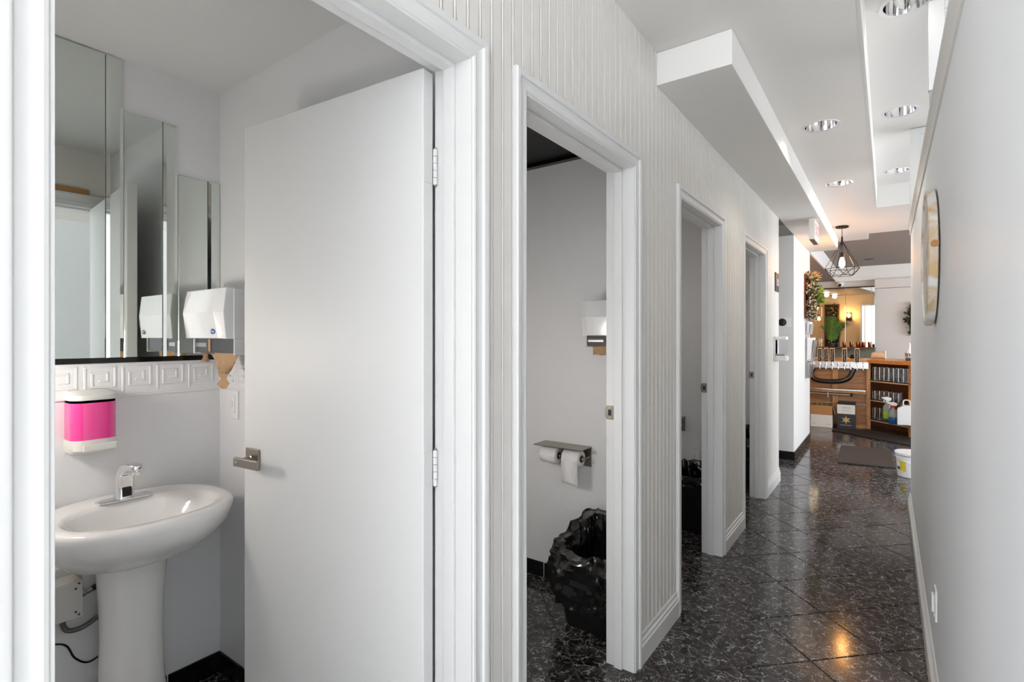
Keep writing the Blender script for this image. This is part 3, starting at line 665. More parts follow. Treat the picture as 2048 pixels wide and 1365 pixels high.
def toilet_roll(label, x1, y, zc, r, drop, w=.1):
    t = thing('toilet_roll', label, 'toilet paper', (x1-w/2, y, zc-r), group='toilet paper rolls')
    n = 32; g = G(); R2 = .021
    rings = [[(x, y+rad*math.cos(2*PI*i/n), zc+rad*math.sin(2*PI*i/n)) for i in range(n)] for x, rad in ((x1-w, R2), (x1-w, r-.002), (x1-w+.002, r), (x1-.002, r), (x1, r-.002), (x1, R2), (x1-w, R2))]
    part('roll', G().loft(rings, False, False), 'paper', t, True, ang=50)
    part('core', G().loft([[(x, y+rad*math.cos(2*PI*i/n), zc+rad*math.sin(2*PI*i/n)) for i in range(n)] for x, rad in ((x1-w, R2-.0005), (x1-w, R2-.002), (x1, R2-.002), (x1, R2-.0005))], False, False), 'card', t, True)
    sh = G(); m2 = 10
    for i in range(m2+1):
        s = i/m2; z = zc-s*(r+drop) if drop else zc-s*r*.6
        sh.v += [(x1-w+.001, y-r-.0006-.004*math.sin(s*5)*s, z+.004*s), (x1-.001, y-r-.0006-.006*math.sin(s*4+.6)*s, z-.006*s)]
        if i: sh.f.append((2*i-2, 2*i-1, 2*i+1, 2*i))
    o = part('loose_sheet', sh, 'paper', t, True); s = o.modifiers.new('solid', 'SOLIDIFY'); s.thickness = .0008
    return t
HX, HZ = onY(1091, 888, 2.508)[0], .782
roll_holder('dark nickel toilet paper shelf holder in the second washroom', HX, 2.508, HZ)
toilet_roll('full white toilet roll on the left of the shelf holder', HX+.13, 2.508-.07, HZ-.058, .045, 0)
toilet_roll('white toilet roll on the right with its sheet hanging down', HX+.268, 2.508-.07, HZ-.058, .043, .09)
hx3 = onY(1371, 847, 3.9)[0]-.292
roll_holder('dark toilet paper shelf holder just showing in the third doorway', hx3, 3.9, onY(1369, 833, 3.9)[2])
a = onY(1390, 917, 3.9); wallplate_y('wall_outlet', 'white wall outlet above the bin in the third washroom', 'outlet', a[0]-.004, 3.9, a[2], .075, .117, 'outlet')

def bin_can(label, cx, cy, hx, hy, h, liner, seed, grp='black washroom bins'):
    t = thing('waste_bin', label, 'bin', (cx, cy, 0), group=grp)
    def ring(k, z, n=5):
        out = []; a, b = hx*k, hy*k; q = min(a, b)*.35
        for sx, sy, a0 in ((1, 1, 0), (-1, 1, 90), (-1, -1, 180), (1, -1, 270)):
            for i in range(n+1):
                an = math.radians(a0+90*i/n); out.append((cx+sx*(a-q)+q*math.cos(an), cy+sy*(b-q)+q*math.sin(an), z))
        return out
    part('body', G().loft([ring(.74, .004), ring(.78, .012), ring(.98, h-.02), ring(1.03, h-.018), ring(1.03, h), ring(.97, h), ring(.95, h-.03), ring(.74, .03)]), 'bin', t, True)
    # crumpled liner: inside, over the rim, hanging down outside
    n = 120; g = G(); rows = []
    for k, z, dz in liner: rows.append((k, z, dz))
    fine = []
    for i in range(len(rows)-1):
        for j in range(8):
            s = j/8; fine.append(tuple(rows[i][q]*(1-s)+rows[i+1][q]*s for q in range(3)))
    fine.append(rows[-1])
    for ri, (k, z, lean) in enumerate(fine):
        for i in range(n):
            an = 2*PI*i/n; ca, sa = math.cos(an), math.sin(an); pw2 = 3.2
            x = math.copysign(abs(ca)**(2/pw2), ca)*hx*k; yy = math.copysign(abs(sa)**(2/pw2), sa)*hy*k
            pnt = Vector((ca*1.6+seed, sa*1.6, z*5+seed)); p2 = Vector((ca*3.4+seed, sa*3.4, z*8+seed)); p3 = Vector((ca*8, sa*8+seed, z*22))
            d = .034*(1-abs(noise.noise(p2))*2)**2+.02*noise.noise(pnt)+.014*(1-abs(noise.noise(p3))*2)
            fold = .008*math.sin(an*8+seed+4*noise.noise(pnt*1.3))
            inside = ri < len(fine)*.38
            rad = 1+((d+fold)/max(hx, hy))*(.55 if not inside else -.55)
            back = max(0, sa)
            g.v.append((cx+x*rad, cy+yy*rad, max(.03, z+lean*(back+.3*max(0, -ca))+noise.noise(p2*.7)*.022)))
    R = len(fine)
    for r in range(R-1):
        for i in range(n): j = (i+1) % n; g.f.append((r*n+i, r*n+j, (r+1)*n+j, (r+1)*n+i))
    part('liner', g, 'bag', t, True, ang=14, label='crumpled glossy black bin liner')
    return t
bin_can('black bin with a puffed up crumpled liner in the second washroom', -1.135, 2.262, .15, .15, .29,
        [(.8, .2, 0), (.85, .3, .06), (.95, .36, .1), (1.1, .37, .1), (1.18, .31, .05), (1.15, .2, 0), (1.08, .12, 0)], 1.7)
bin_can('tall black bin with a loose liner in the third washroom', -1.115, 3.765, .145, .105, .37,
        [(.8, .22, 0), (.9, .36, .05), (.97, .385, .08), (1.05, .385, .06), (1.07, .36, 0), (1.06, .32, 0)], 6.1)
bin_can('black lined bin glimpsed through the farthest doorway', -1.125, 5.25, .145, .105, .35,
        [(.8, .22, 0), (.92, .38, .06), (.99, .44, .08), (1.07, .43, .06), (1.1, .36, 0), (1.06, .26, 0)], 9.4)

# ------------------------------------------------------------------ corridor
def downlight(label, x, y, z, r=.088, e=.8):
    t = thing('recessed_downlight', label, 'downlight', (x, y, z), group='recessed ceiling downlights')
    part('trim_ring', G().lathe([(r-.004, -.001), (r+.012, -.003), (r+.013, 0), (r-.004, .003)], (x, y, z), 36, cap0=False, cap1=False), 'whitegloss', t, True)
    g = G(); n = 40; rings = []
    for rr_, h in ((r-.003, .0), (r-.006, .03), (r-.016, .07), (r-.032, .11), (.035, .135)):
        rings.append([(x+rr_*(1+.012*(i % 2))*math.cos(2*PI*i/n), y+rr_*(1+.012*(i % 2))*math.sin(2*PI*i/n), z+h) for i in range(n)])
    part('reflector', g.loft(rings, False, True), 'chrome', t, True, ang=60)
    part('lamp', G().lathe([(.002, .062), (.026, .066), (.036, .085), (.03, .12), (.018, .14)], (x, y, z), 24), 'can', t, True)
    l = bpy.data.lights.new('downlight_light', 'SPOT'); l.energy = e; l.color = (1, .92, .82); l.spot_size = 2.6; l.spot_blend = 1; l.shadow_soft_size = .06
    lo = bpy.data.objects.new('downlight_light', l); COL.objects.link(lo); lo.parent = t; lo.location = (0, 0, -.004)
DL = 0.8
for (x, y), s in zip(LMAIN, ('nearer downlight in the lower corridor ceiling', 'farther downlight in the lower corridor ceiling')): downlight('chrome recessed '+s, x, y, ZC, e=18)
for (x, y), s in zip(LTRAY, ('closest to the top edge of the picture', 'in the middle of the raised tray', 'near the far end of the raised tray')): downlight('chrome recessed downlight '+s, x, y, ZTRAY, e=2)
# small dark downlight in the bar tray
x, y, _ = onZ(1738, 519, 2.755)
solo('recessed_downlight', G().lathe([(.05, -.004), (.075, -.004), (.08, 0), (.05, .001)], (x, y, 2.755), 28), 'iron', 'small dark unlit downlight in the taupe bar ceiling', 'downlight', (x, y, 2.751), True)

# white transom panels standing above the partition
def transom(label, x0, x1, y, z0, z1, bracket):
    t = thing('transom_panel', label, 'panel', ((x0+x1)/2, y, z0), group='white panels above the partition')
    s = .055
    part('stile', G().box(x0, x0+s, y, y+.035, z0, z1), 'trim', t, bevel=.002); part('stile', G().box(x1-s, x1, y, y+.035, z0, z1), 'trim', t, bevel=.002)
    part('rail', G().box(x0+s, x1-s, y, y+.035, z1-s*.9, z1), 'trim', t, bevel=.002); part('rail', G().box(x0+s, x1-s, y, y+.035, z0, z0+s), 'trim', t, bevel=.002)
    part('inset_panel', G().box(x0+s, x1-s, y+.008, y+.026, z0+s, z1-s*.9), 'trim', t)
    if bracket:
        part('bracket', G().box(x0+.004, x0+.018, y+.004, y+.03, z0-.085, z0), 'steel', t, bevel=.001); part('bracket_foot', G().box(x0+.0, x0+.03, y, y+.034, z0-.098, z0-.085), 'steel', t, bevel=.001)
    return t
transom('white hinged panel with a metal bracket above the partition, nearest the camera', .147, .6, 2.94, 2.46, ZTRAY-.004, True)
transom('white framed panel standing on the partition cap farther along', .13, .6, 4.67, 2.256, ZTRAY-.004, False)

# round wooden wall disc
CY, CZ, CR = 2.6, 1.677, .262
cl = thing('wall_disc', 'round whitewashed wooden disc hanging edge on from the right wall', 'wall decor', (XR, CY, CZ-CR))
g = G(); n = 72; rings = []
for k, x in ((.97, XR-.004), (1.0, XR-.007), (1.005, XR-.016), (1.0, XR-.03), (.985, XR-.033), (.93, XR-.033), (.915, XR-.026), (.5, XR-.025), (.02, XR-.025)):
    rings.append([(x, CY+CR*k*(1+.006*noise.noise(Vector((math.cos(2*PI*i/n)*3, math.sin(2*PI*i/n)*3, k*2))))*math.cos(2*PI*i/n), CZ+CR*k*(1+.006*noise.noise(Vector((i*.3, k, 2))))*math.sin(2*PI*i/n)) for i in range(n)])
part('slab', g.loft(rings), 'clock', cl, True, ang=35)
part('knot_plug', G().lathe([(.012, -.006), (.012, .001)], (XR-.016, CY-CR-.001, CZ+.02), 12, 'y'), 'card', cl)
part('hanger', G().box(XR-.004, XR, CY-.02, CY+.02, CZ+CR*.8, CZ+CR*.9), 'iron', cl)

# outlet plug-in on the right wall
a = onX(1873, 1205, XR)
ot = thing('wall_outlet', 'white outlet plate with a plug in air freshener on the right wall', 'outlet', (XR, a[1], a[2]-.06))
part('cover_plate', G().box(XR-.006, XR, a[1]-.037, a[1]+.037, a[2]-.062, a[2]+.052), 'white', ot, bevel=.002)
part('plug_in', G().box(XR-.016, XR-.006, a[1]-.018, a[1]+.018, a[2]-.035, a[2]+.03), 'white', ot, bevel=.004)
part('socket', G().box(XR-.009, XR-.006, a[1]-.016, a[1]+.016, a[2]-.05, a[2]-.036), 'white', ot, bevel=.001)

# exit sign under the beam
ex0, ex1, ey0, ey1 = -.603, -.555, 5.62, 5.99
es = thing('exit_sign', 'white exit sign hanging under the beam, seen from its end', 'sign', ((ex0+ex1)/2, (ey0+ey1)/2, ZBEAM-.215))
part('canopy', G().box(ex0-.035, ex1+.04, ey0+.05, ey1-.05, ZBEAM-.012, ZBEAM), 'exitw', es, bevel=.002)
part('housing', G().box(ex0, ex1, ey0, ey1, ZBEAM-.208, ZBEAM-.012), 'exitw', es, bevel=.003)
part('underside', G().box(ex0+.004, ex1-.004, ey0+.004, ey1-.004, ZBEAM-.2095, ZBEAM-.208), 'darkgrey', es)
fc = part('face', G().box(ex1, ex1+.002, ey0+.012, ey1-.012, ZBEAM-.198, ZBEAM-.022), 'exitface', es)
ym = (ey0+ey1)/2
part('lettering', text_geo('EXIT', .15, lambda px, py, pz: (ex1+.0026+pz, ym+px, ZBEAM-.11+py)), 'red', fc, label='faded red EXIT lettering')

# pendant lamp
px, py, _ = onZ(1684, 453, ZC)
pd = thing('pendant_lamp', 'dark wire cage pendant lamp glowing amber at the end of the corridor', 'lamp', (px, py, 2.06))
part('canopy', G().lathe([(.062, -.018), (.066, -.014), (.066, 0)], (px, py, ZC), 32), 'iron', pd, True)
part('cord', G().tube([(px, py, 2.30), (px, py, ZC-.015)], .0035, 8), 'iron', pd, True)
part('stem', G().lathe([(.008, 2.43), (.012, 2.44), (.009, 2.52), (.005, 2.53)], (px, py, 0), 14), 'iron', pd, True)
cg = G(); apex = (px, py, 2.478); N6 = 6
ringA = [(px+.175*math.cos(2*PI*i/N6+.3), py+.175*math.sin(2*PI*i/N6+.3), 2.157) for i in range(N6)]
ringB = [(px+.115*math.cos(2*PI*(i+.5)/N6+.3), py+.115*math.sin(2*PI*(i+.5)/N6+.3), 2.075) for i in range(N6)]
for i in range(N6):
    for a, b in ((apex, ringA[i]), (ringA[i], ringA[(i+1) % N6]), (ringA[i], ringB[i]), (ringB[i], ringA[(i+1) % N6]), (ringB[i], ringB[(i+1) % N6])): cg.tube([a, b], .0032, 6)
part('wire_cage', cg, 'iron', pd, True)
sk2 = part('socket', G().lathe([(.019, 2.285), (.021, 2.29), (.019, 2.335), (.008, 2.345)], (px, py, 0), 18), 'iron', pd, True)
part('bulb', G().lathe([(.003, 2.165), (.016, 2.172), (.028, 2.195), (.031, 2.215), (.026, 2.245), (.016, 2.28), (.014, 2.29)], (px, py, 0), 20), 'bulb', pd, True, label='glowing amber filament bulb')
point_light('pendant_light', (px, py, 2.21), 9, (1, .62, .3), .03, pd)

# thermostat on the wall block
a = onY(1565, 645, YBLK); x2 = -.868
th = thing('thermostat', 'round black thermostat on a white plate by the side passage', 'thermostat', (a[0], YBLK, a[2]-.05))
part('plate', G().box(a[0]-.055, x2, YBLK-.006, YBLK, a[2]-.056, a[2]+.05), 'white', th, bevel=.002)
part('dial', G().lathe([(.0405, -.026), (.043, -.022), (.043, -.006)], (a[0], YBLK, a[2]), 32, 'y'), 'nickel', th, True)
part('screen', G().lathe([(.036, -.0275), (.039, -.026)], (a[0], YBLK, a[2]), 32, 'y'), 'blackgloss', th, True)

# small plaque and clear soap dispenser at the end of the beadboard wall
pq_ = thing('door_plaque', 'small dark restroom plaque with pale symbols at the wall corner', 'sign', (XB, 5.365, 1.785))
part('board', G().box(XB+.001, XB+.009, 5.275, 5.455, 1.79, 1.965), 'iron', pq_, bevel=.004)
sy = part('symbol_panel', G().box(XB+.009, XB+.0105, 5.33, 5.44, 1.845, 1.91), 'grey', pq_)
part('symbol_bar', G().box(XB+.0105, XB+.011, 5.345, 5.43, 1.868, 1.874), 'darkgrey', sy)
s2 = thing('soap_dispenser', 'clear wall soap dispenser with white lid at the end of the beadboard wall', 'soap dispenser', (XB, 5.33, 1.15))
y0, y1, xo = 5.235, 5.365, XB+.10
part('back_plate', G().box(XB+.001, XB+.012, y0, y1, 1.15, 1.372), 'white', s2, bevel=.002)
part('lid', G().box(XB+.012, xo, y0-.002, y1+.002, 1.342, 1.372), 'white', s2, bevel=.006)
part('base', G().box(XB+.012, xo, y0, y1, 1.15, 1.198), 'white', s2, bevel=.006)
part('tank', G().box(XB+.012, xo-.006, y0+.003, y1-.003, 1.198, 1.342), 'clear', s2, bevel=.008, label='clear empty tank')
part('soap_remainder', G().box(XB+.014, xo-.012, y0+.008, y1-.008, 1.2, 1.212), 'grey', s2)
part('push_bar', G().box(xo, xo+.008, y0+.02, y1-.02, 1.156, 1.186), 'white', s2, bevel=.002)

# flower arrangement on the wall block
def leafcloud(name, parent, centre, ext, count, size, m, seed, kind='leaf', lim=None):
    rng = random.Random(seed); g = G()
    for _ in range(count):
        p = Vector([centre[k]+ext[k]*max(-1, min(1, rng.gauss(0, .55))) for k in range(3)])
        if lim and p[lim[0]]*lim[2] < lim[1]*lim[2]: p[lim[0]] = 2*lim[1]-p[lim[0]]
        d = Vector((rng.uniform(-1, 1), rng.uniform(-1, 1), rng.uniform(-.6, 1))).normalized()
        if lim and d[lim[0]]*lim[2] < 0: d[lim[0]] *= -1
        sd = d.cross(Vector((rng.uniform(-1, 1), rng.uniform(-1, 1), rng.uniform(-1, 1)))).normalized()
        L = size*rng.uniform(.6, 1.3); nrm = d.cross(sd)*L*.12
        if kind == 'leaf': g.add([p, p+d*L*.5+sd*L*.26+nrm, p+d*L, p+d*L*.5-sd*L*.26+nrm], [(0, 1, 2, 3)])
        else:
            r = L*.4; g.add([p+Vector(q)*r for q in ((1, 0, 0), (-1, 0, 0), (0, 1, 0), (0, -1, 0), (0, 0, 1), (0, 0, -1))], [(0, 2, 4), (2, 1, 4), (1, 3, 4), (3, 0, 4), (2, 0, 5), (1, 2, 5), (3, 1, 5), (0, 3, 5)])
    o = part(name, g, m, parent, kind != 'leaf', ang=80); return o
fa = thing('flower_arrangement', 'vertical wall arrangement of dried blossoms and green leaves on the white wall block', 'plant', (XB, 7.6, 1.6))
part('backing_board', G().box(XB+.001, XB+.014, 7.34, 7.84, 1.6, 2.15), 'dkwood', fa, bevel=.002)
leafcloud('leaves', fa, (XB+.05, 7.6, 1.88), (.05, .22, .27), 900, .05, 'leaf', 1, lim=(0, XB+.02, 1)); leafcloud('dark_leaves', fa, (XB+.045, 7.6, 1.88), (.045, .22, .27), 500, .05, 'leafd', 2, lim=(0, XB+.02, 1))
leafcloud('bright_leaves', fa, (XB+.1, 7.72, 1.9), (.06, .1, .1), 90, .07, 'leaf2', 5, lim=(0, XB+.02, 1))
leafcloud('blossoms', fa, (XB+.06, 7.58, 1.84), (.05, .22, .26), 900, .028, 'bloom', 3, 'ball', lim=(0, XB+.02, 1)); leafcloud('blossoms', fa, (XB+.06, 7.6, 2.08), (.05, .2, .09), 320, .028, 'bloom', 6, 'ball', lim=(0, XB+.02, 1))
g = G(); rng = random.Random(4)
for _ in range(60):
    p = Vector((XB+.04+rng.uniform(-.02, .03), 7.6+rng.uniform(-.2, .2), 2.1)); d = Vector((rng.uniform(.1, 1.3), rng.uniform(-.3, .9), rng.uniform(.1, .8))).normalized()*rng.uniform(.07, .15); g.tube([p, p+d], [.004, .0015], 4)
part('dry_grass', g, 'straw', fa)

# chrome paper rack below the flowers
rk = thing('paper_rack', 'chrome wall rack holding white papers below the flower arrangement', 'rack', (XB, 7.62, .84))
part('rail', G().box(XB+.001, XB+.012, 7.50, 7.53, .84, 1.56), 'steel', rk, bevel=.002); part('rail', G().box(XB+.001, XB+.012, 7.70, 7.73, .84, 1.56), 'steel', rk, bevel=.002)
for k, (z0, z1, dpt, mm) in enumerate(((1.40, 1.56, .05, 'white'), (1.07, 1.36, .09, 'white'), (.85, 1.05, .055, 'grey'))):
    pk = part('pocket', G().prism([(XB+.012, z0), (XB+.012+dpt*.7, z0), (XB+.012+dpt, z1-.03), (XB+.009+dpt, z1-.03), (XB+.012+dpt*.65, z0+.008), (XB+.012, z0+.008)], 'y', 7.46, 7.78), 'steel', rk)
    part('papers', G().prism([(XB+.016, z0+.009), (XB+.01+dpt*.6, z0+.009), (XB+.008+dpt*.85, z1), (XB+.02, z1)], 'y', 7.475, 7.765), mm, pk)

# ------------------------------------------------------------------ bar
YB0 = 9.40; XK = -.235            # tap side panel plane, corner post
br = thing('bar_counter', 'varnished wooden bar counter with an angled wing, taps and glass shelves', 'bar', (XK, YB0, 0))
D2 = 2**-.5; CT = 1.035
def wing(t, o, z): return (XK+t*D2+o*D2, YB0-t*D2+o*D2, z)      # t along the angled wing (towards the camera), o outward behind
TL = 1.2
poly = [(-2.6, YB0-.06), (XK-.01, YB0-.06), wing(TL, -.06, 0)[:2], wing(TL, .62, 0)[:2], wing(.1, .62, 0)[:2], (-2.6, YB0+.62)]
part('countertop', G().prism(poly, 'z', CT-.055, CT), 'counter', br, bevel=.004)
for k in range(3): part('plank', G().box(-2.6, XK, YB0+.02, YB0+.035, .03+k*.32, .345+k*.32), 'ply', br, bevel=.002)
for x in [onY(u, 800, YB0)[0] for u in (1668, 1673.5)]+[-1.45, -2.3]: part('stud', G().box(x-.018, x+.018, YB0-.02, YB0+.02, 0, CT-.056), 'pine', br, bevel=.002)
part('post', G().box(XK-.022, XK+.03, YB0-.03, YB0+.03, 0, CT-.056), 'pine', br, bevel=.003)
part('sill', G().box(-2.6, XK-.022, YB0-.02, YB0+.02, 0, .04), 'pine', br)
# angled wing: back board, shelves with dark liners
def wbox(t0, t1, o0, o1, z0, z1):
    vs = [wing(t, o, z) for z in (z0, z1) for o in (o0, o1) for t in (t0, t1)]
    return G().add(vs, [(0, 2, 3, 1), (4, 5, 7, 6), (0, 1, 5, 4), (2, 6, 7, 3), (0, 4, 6, 2), (1, 3, 7, 5)])
part('wing_back', wbox(-.3, TL, .30, .32, 0, CT-.056), 'dkwood', br)
part('wing_end', wbox(TL-.02, TL, .0, .3, 0, CT-.056), 'pine', br)
SH = (.725, .44, .145)
for z in SH:
    sh = part('shelf_board', G().prism([wing(t_, o_, 0)[:2] for t_, o_ in ((.03, 0), (TL-.02, 0), (TL-.02, .3), (-.24, .3))], 'z', z-.022, z), 'shelf', br, bevel=.001)
    part('shelf_liner', G().prism([wing(t_, o_, 0)[:2] for t_, o_ in ((.02, -.012), (TL-.03, -.012), (TL-.03, .295), (-.2, .295))], 'z', z, z+.006), 'rubber', sh)
part('wing_post', wbox(.66, .70, -.0, .03, 0, CT-.056), 'pine', br)
# steel drip rail and pipe
rl = part('drip_rail', G().box(-2.6, XK-.025, YB0-.13, YB0-.0, .555, .58), 'steel', br, bevel=.003); part('rail_support', G().box(-2.6, XK-.025, YB0-.11, YB0-.0, .525, .555), 'pine', br)
zz = onY(1650, 788, YB0-.1)[2]
pp = part('pipe', G().tube([(-2.4, YB0-.09, zz), (onY(1700, 790, YB0-.1)[0], YB0-.09, zz)], .011, 12), 'steel', br, True)
part('pipe_clip', G().box(onY(1657, 780, YB0)[0]-.006, onY(1657, 780, YB0)[0]+.006, YB0-.1, YB0+.02, zz-.05, zz+.05), 'steel', br)
part('pipe_end', G().lathe([(.02, -.006), (.026, 0), (.02, .02)], (onY(1702, 790, YB0-.1)[0], YB0-.09, zz), 16, 'x'), 'iron', br, True)

# tap rail with ten faucets
ZT0, ZT1 = .888, .998; YTF = YB0-.075
tx0, tx1 = -1.32, onY(1737, 725, YB0-.07)[0]
tr = thing('tap_rail', 'steel beer tap rail with ten faucets along the bar', 'tap rail', ((tx0+tx1)/2, YTF, ZT0))
part('rail_box', G().box(tx0, tx1, YTF, YB0-.062, ZT0, ZT1), 'steel', tr, bevel=.006)
us = [1628+12.35*k for k in range(-1, 9)]
rng = random.Random(11)
for k, u in enumerate(us):
    fx = onY(u, 735, YTF)[0]; fz = (ZT0+ZT1)/2-.004
    f = part('tap', G().lathe([(.024, -.012), (.026, -.006), (.024, 0)], (fx, YTF, fz), 20, 'y'), 'chrome', tr, True)
    part('shank', G().tube(smoothpath([(fx, YTF-.01, fz), (fx, YTF-.05, fz), (fx, YTF-.065, fz-.02), (fx, YTF-.068, fz-.065)], 4), [.012]*4+[.011]*4+[.008]*4+[.007], 10), 'chrome', f, True)
    part('collar', G().lathe([(.010, -.005), (.013, .01), (.009, .035), (.006, .05)], (fx, YTF-.05, fz), 12), 'chrome', f, True)
    if k-1 in (1, 2, 3, 5, 7):
        hz = fz+.04; hw = .03
        fr = G()
        for a, b, c2, d in ((-hw, -hw*.78, .012, .22), (hw*.78, hw, .012, .22), (-hw*.78, hw*.78, .206, .22)): fr.box(fx+a, fx+b, YTF-.06, YTF-.04, hz+c2, hz+d)
        h = part('tap_handle', fr, 'shelf', tr, label='chalkboard tap handle in a pale wood frame')
        part('chalkboard', G().box(fx-hw*.8, fx+hw*.8, YTF-.058, YTF-.042, hz+.012, hz+.205), 'slate', h, bevel=.002)
        part('ferrule', G().lathe([(.008, 0), (.01, .004), (.008, .012)], (fx, YTF-.05, hz), 12), 'chrome', h, True)
        sc = G(); zc = hz+.19; pts = []
        for q in range(26): pts.append((fx+rng.uniform(-.011, .011), YTF-.0585, zc-q*.0064))
        sc.tube(pts, .0022, 4); part('chalk_writing', sc, 'chalk', h)

# black insulated hose
hp = [onY(u, v, YB0-.11) for u, v in ((1626, 737), (1623, 750), (1630, 759), (1650, 763), (1680, 763), (1697, 757), (1704, 746), (1708, 737))]
solo('insulated_hose', G().tube(smoothpath(hp, 8), .036, 14), 'bag', 'thick black insulated hose sagging below the tap rail', 'hose', (hp[3][0], YB0-.11, .75), True)

# drinking glasses on the shelves
def glass_me(h, r0, r1, nm):
    return mesh(nm, G().lathe([(r0*.9, 0), (r0, .002), (r1, h), (r1-.0025, h), (r0-.0035, .012), (.002, .011)], (0, 0, 0), 20), 'glass', True)
gm = {0: glass_me(.19, .027, .036, 'drinking_glass'), 1: glass_me(.125, .03, .036, 'drinking_glass'), 2: glass_me(.17, .027, .036, 'drinking_glass')}
names = ('top', 'middle', 'lowest')
for s, (z, n) in enumerate(zip(SH, (8, 6, 5))):
    for row in range(2):
        for i in range(n if row == 0 else n-1):
            t = .075+i*.078+row*.039; o = .045+row*.085
            g_ = bpy.data.objects.new('drinking_glass', gm[s]); COL.objects.link(g_); g_.location = wing(t, o, z+.006)
            tag(g_, 'clear drinking glass, %s from the pine post in the %s row on the %s shelf' % (('first', 'second', 'third', 'fourth', 'fifth', 'sixth', 'seventh', 'eighth')[i], ('front', 'back')[row], names[s]), 'glass', 'drinking glasses in the %s row on the %s shelf' % (('front', 'back')[row], names[s]))

# spray bottles hooked on the shelf edge, white jug
def spray(label, t, o, z0, lower, upper, cap, w=.056):
    c0 = wing(t, o, z0)
    b = thing('spray_bottle', label, 'spray bottle', c0, group='spray bottles at the glass shelves')
    def rg(k, zz): return [(c0[0]+w*k*math.cos(2*PI*i/20)*1.0, c0[1]+w*k*.75*math.sin(2*PI*i/20), c0[2]+zz) for i in range(20)]
    part('liquid', G().loft([rg(.9, 0), rg(1, .008), rg(1, .1)]), lower, b, True)
    part('bottle', G().loft([rg(1, .1), rg(1, .15), rg(.85, .185), rg(.4, .215), rg(.34, .235)]), upper, b, True)
    part('collar', G().loft([rg(.5, .232), rg(.52, .255), rg(.4, .26)]), cap, b, True)
    tg = G().add([(c0[0]+x, c0[1]+y, c0[2]+z) for y in (-.014, .014) for x, z in ((.04, .258), (.045, .295), (.0, .31), (-.07, .3), (-.07, .285), (-.03, .275), (-.02, .258))], [(0, 1, 2, 3, 4, 5, 6), (13, 12, 11, 10, 9, 8, 7)]+[(i, (i+1) % 7, 7+(i+1) % 7, 7+i) for i in range(7)])
    part('trigger_head', tg, 'white', b, bevel=.003)
    part('trigger', G().tube([(c0[0]-.03, c0[1], c0[2]+.278), (c0[0]-.045, c0[1], c0[2]+.25), (c0[0]-.04, c0[1], c0[2]+.225)], .006, 6), 'white', b, True)
    return b
spray('spray bottle of blue cleaner with a red collar at the shelf edge', .50, -.075, .15, 'bluel', 'haze', 'redcap')
spray('spray bottle with a bright green label behind the blue one', .395, -.06, .21, 'greenl', 'haze', 'white')
c0 = wing(.66, -.07, .17)
jg = thing('white_jug', 'white plastic jug half hidden behind the partition edge', 'jug', c0)
part('body', G().add([(c0[0]+x, c0[1]+y, z) for y in (-.07, .07) for x, z in ((-.075, .17), (.09, .17), (.09, .44), (0, .44), (-.075, .39))], [(0, 1, 2, 3, 4), (9, 8, 7, 6, 5)]+[(i, (i+1) % 5, 5+(i+1) % 5, 5+i) for i in range(5)]), 'white', jg, bevel=.008)
part('handle', G().tube(smoothpath([(c0[0]-.01, c0[1], .435), (c0[0], c0[1], .5), (c0[0]+.06, c0[1], .5), (c0[0]+.07, c0[1], .435)]), .009, 8), 'white', jg, True)
part('cap', G().lathe([(.022, .44), (.022, .465)], (c0[0]-.035, c0[1], 0), 16), 'black', jg, True)

# cartons on the floor
def carton(name, label, x0, x1, y0, y1, h): return thing(name, label, 'box', ((x0+x1)/2, (y0+y1)/2, 0))
x0, x1, y0, y1, h = -.955, -.67, 9.12, 9.33, .33
b1 = carton('carton', 'white and brown open carton of green bottles under the bar', x0, x1, y0, y1, h)
part('lower_wall', G().box(x0, x1, y0, y1, .002, .19), 'boxw', b1, bevel=.002)
up = G(); w = .004
up.box(x0, x1, y0, y0+w, .19, h); up.box(x0, x1, y1-w, y1, .19, h); up.box(x0, x0+w, y0+w, y1-w, .19, h); up.box(x1-w, x1, y0+w, y1-w, .19, h)
part('upper_wall', up, 'card', b1); part('flap', G().add([(x1, y0, h), (x1, y1, h), (x1+.035, y1, h-.13), (x1+.035, y0, h-.13)], [(0, 1, 2, 3)]), 'boxw', b1)
part('print_line', G().box(x0+.02, x0+.08, y0-.0008, y0, .05, .056), 'grey', b1); part('print_line', G().box(x1-.08, x1-.02, y0-.0008, y0, .05, .056), 'grey', b1)
for i in range(4):
    for j in range(2):
        bx_, by_ = x0+.045+i*.065, y0+.06+j*.09
        solo('bottle', G().lathe([(.025, .192), (.027, .24), (.022, .29), (.011, .315), (.011, .345), (.013, .346), (.013, .358), (.004, .359)], (bx_, by_, 0), 14), 'leaf', 'green glass bottle in the white carton, %s row, %s from the left' % (('front', 'back')[j], ('first', 'second', 'third', 'fourth')[i]), 'bottle', (bx_, by_, .192), True, group='green bottles in the carton')
x0, x1, y0, y1, h = -.612, -.385, 9.15, 9.36, .365
b2 = carton('carton', 'black carton with a gold star and white label band under the bar', x0, x1, y0, y1, h)
part('box_body', G().box(x0, x1, y0, y1, .002, h-.02), 'boxb', b2, bevel=.002)
up = G(); up.box(x0, x1, y0, y0+w, h-.02, h); up.box(x0, x1, y1-w, y1, h-.02, h+.03); up.box(x0, x0+w, y0, y1, h-.02, h+.015); up.box(x1-w, x1, y0, y1, h-.02, h+.015)
part('open_rim', up, 'boxb', b2)
bd_ = part('label_band', G().box(x0+.001, x1-.001, y0-.0012, y0, .225, h-.004), 'boxw', b2)
xm = (x0+x1)/2
part('label_print', text_geo('SUBSTANCE', .021, lambda a, b, c2: (xm+a, y0-.0016-c2, .315+b)), 'darkgrey', bd_)
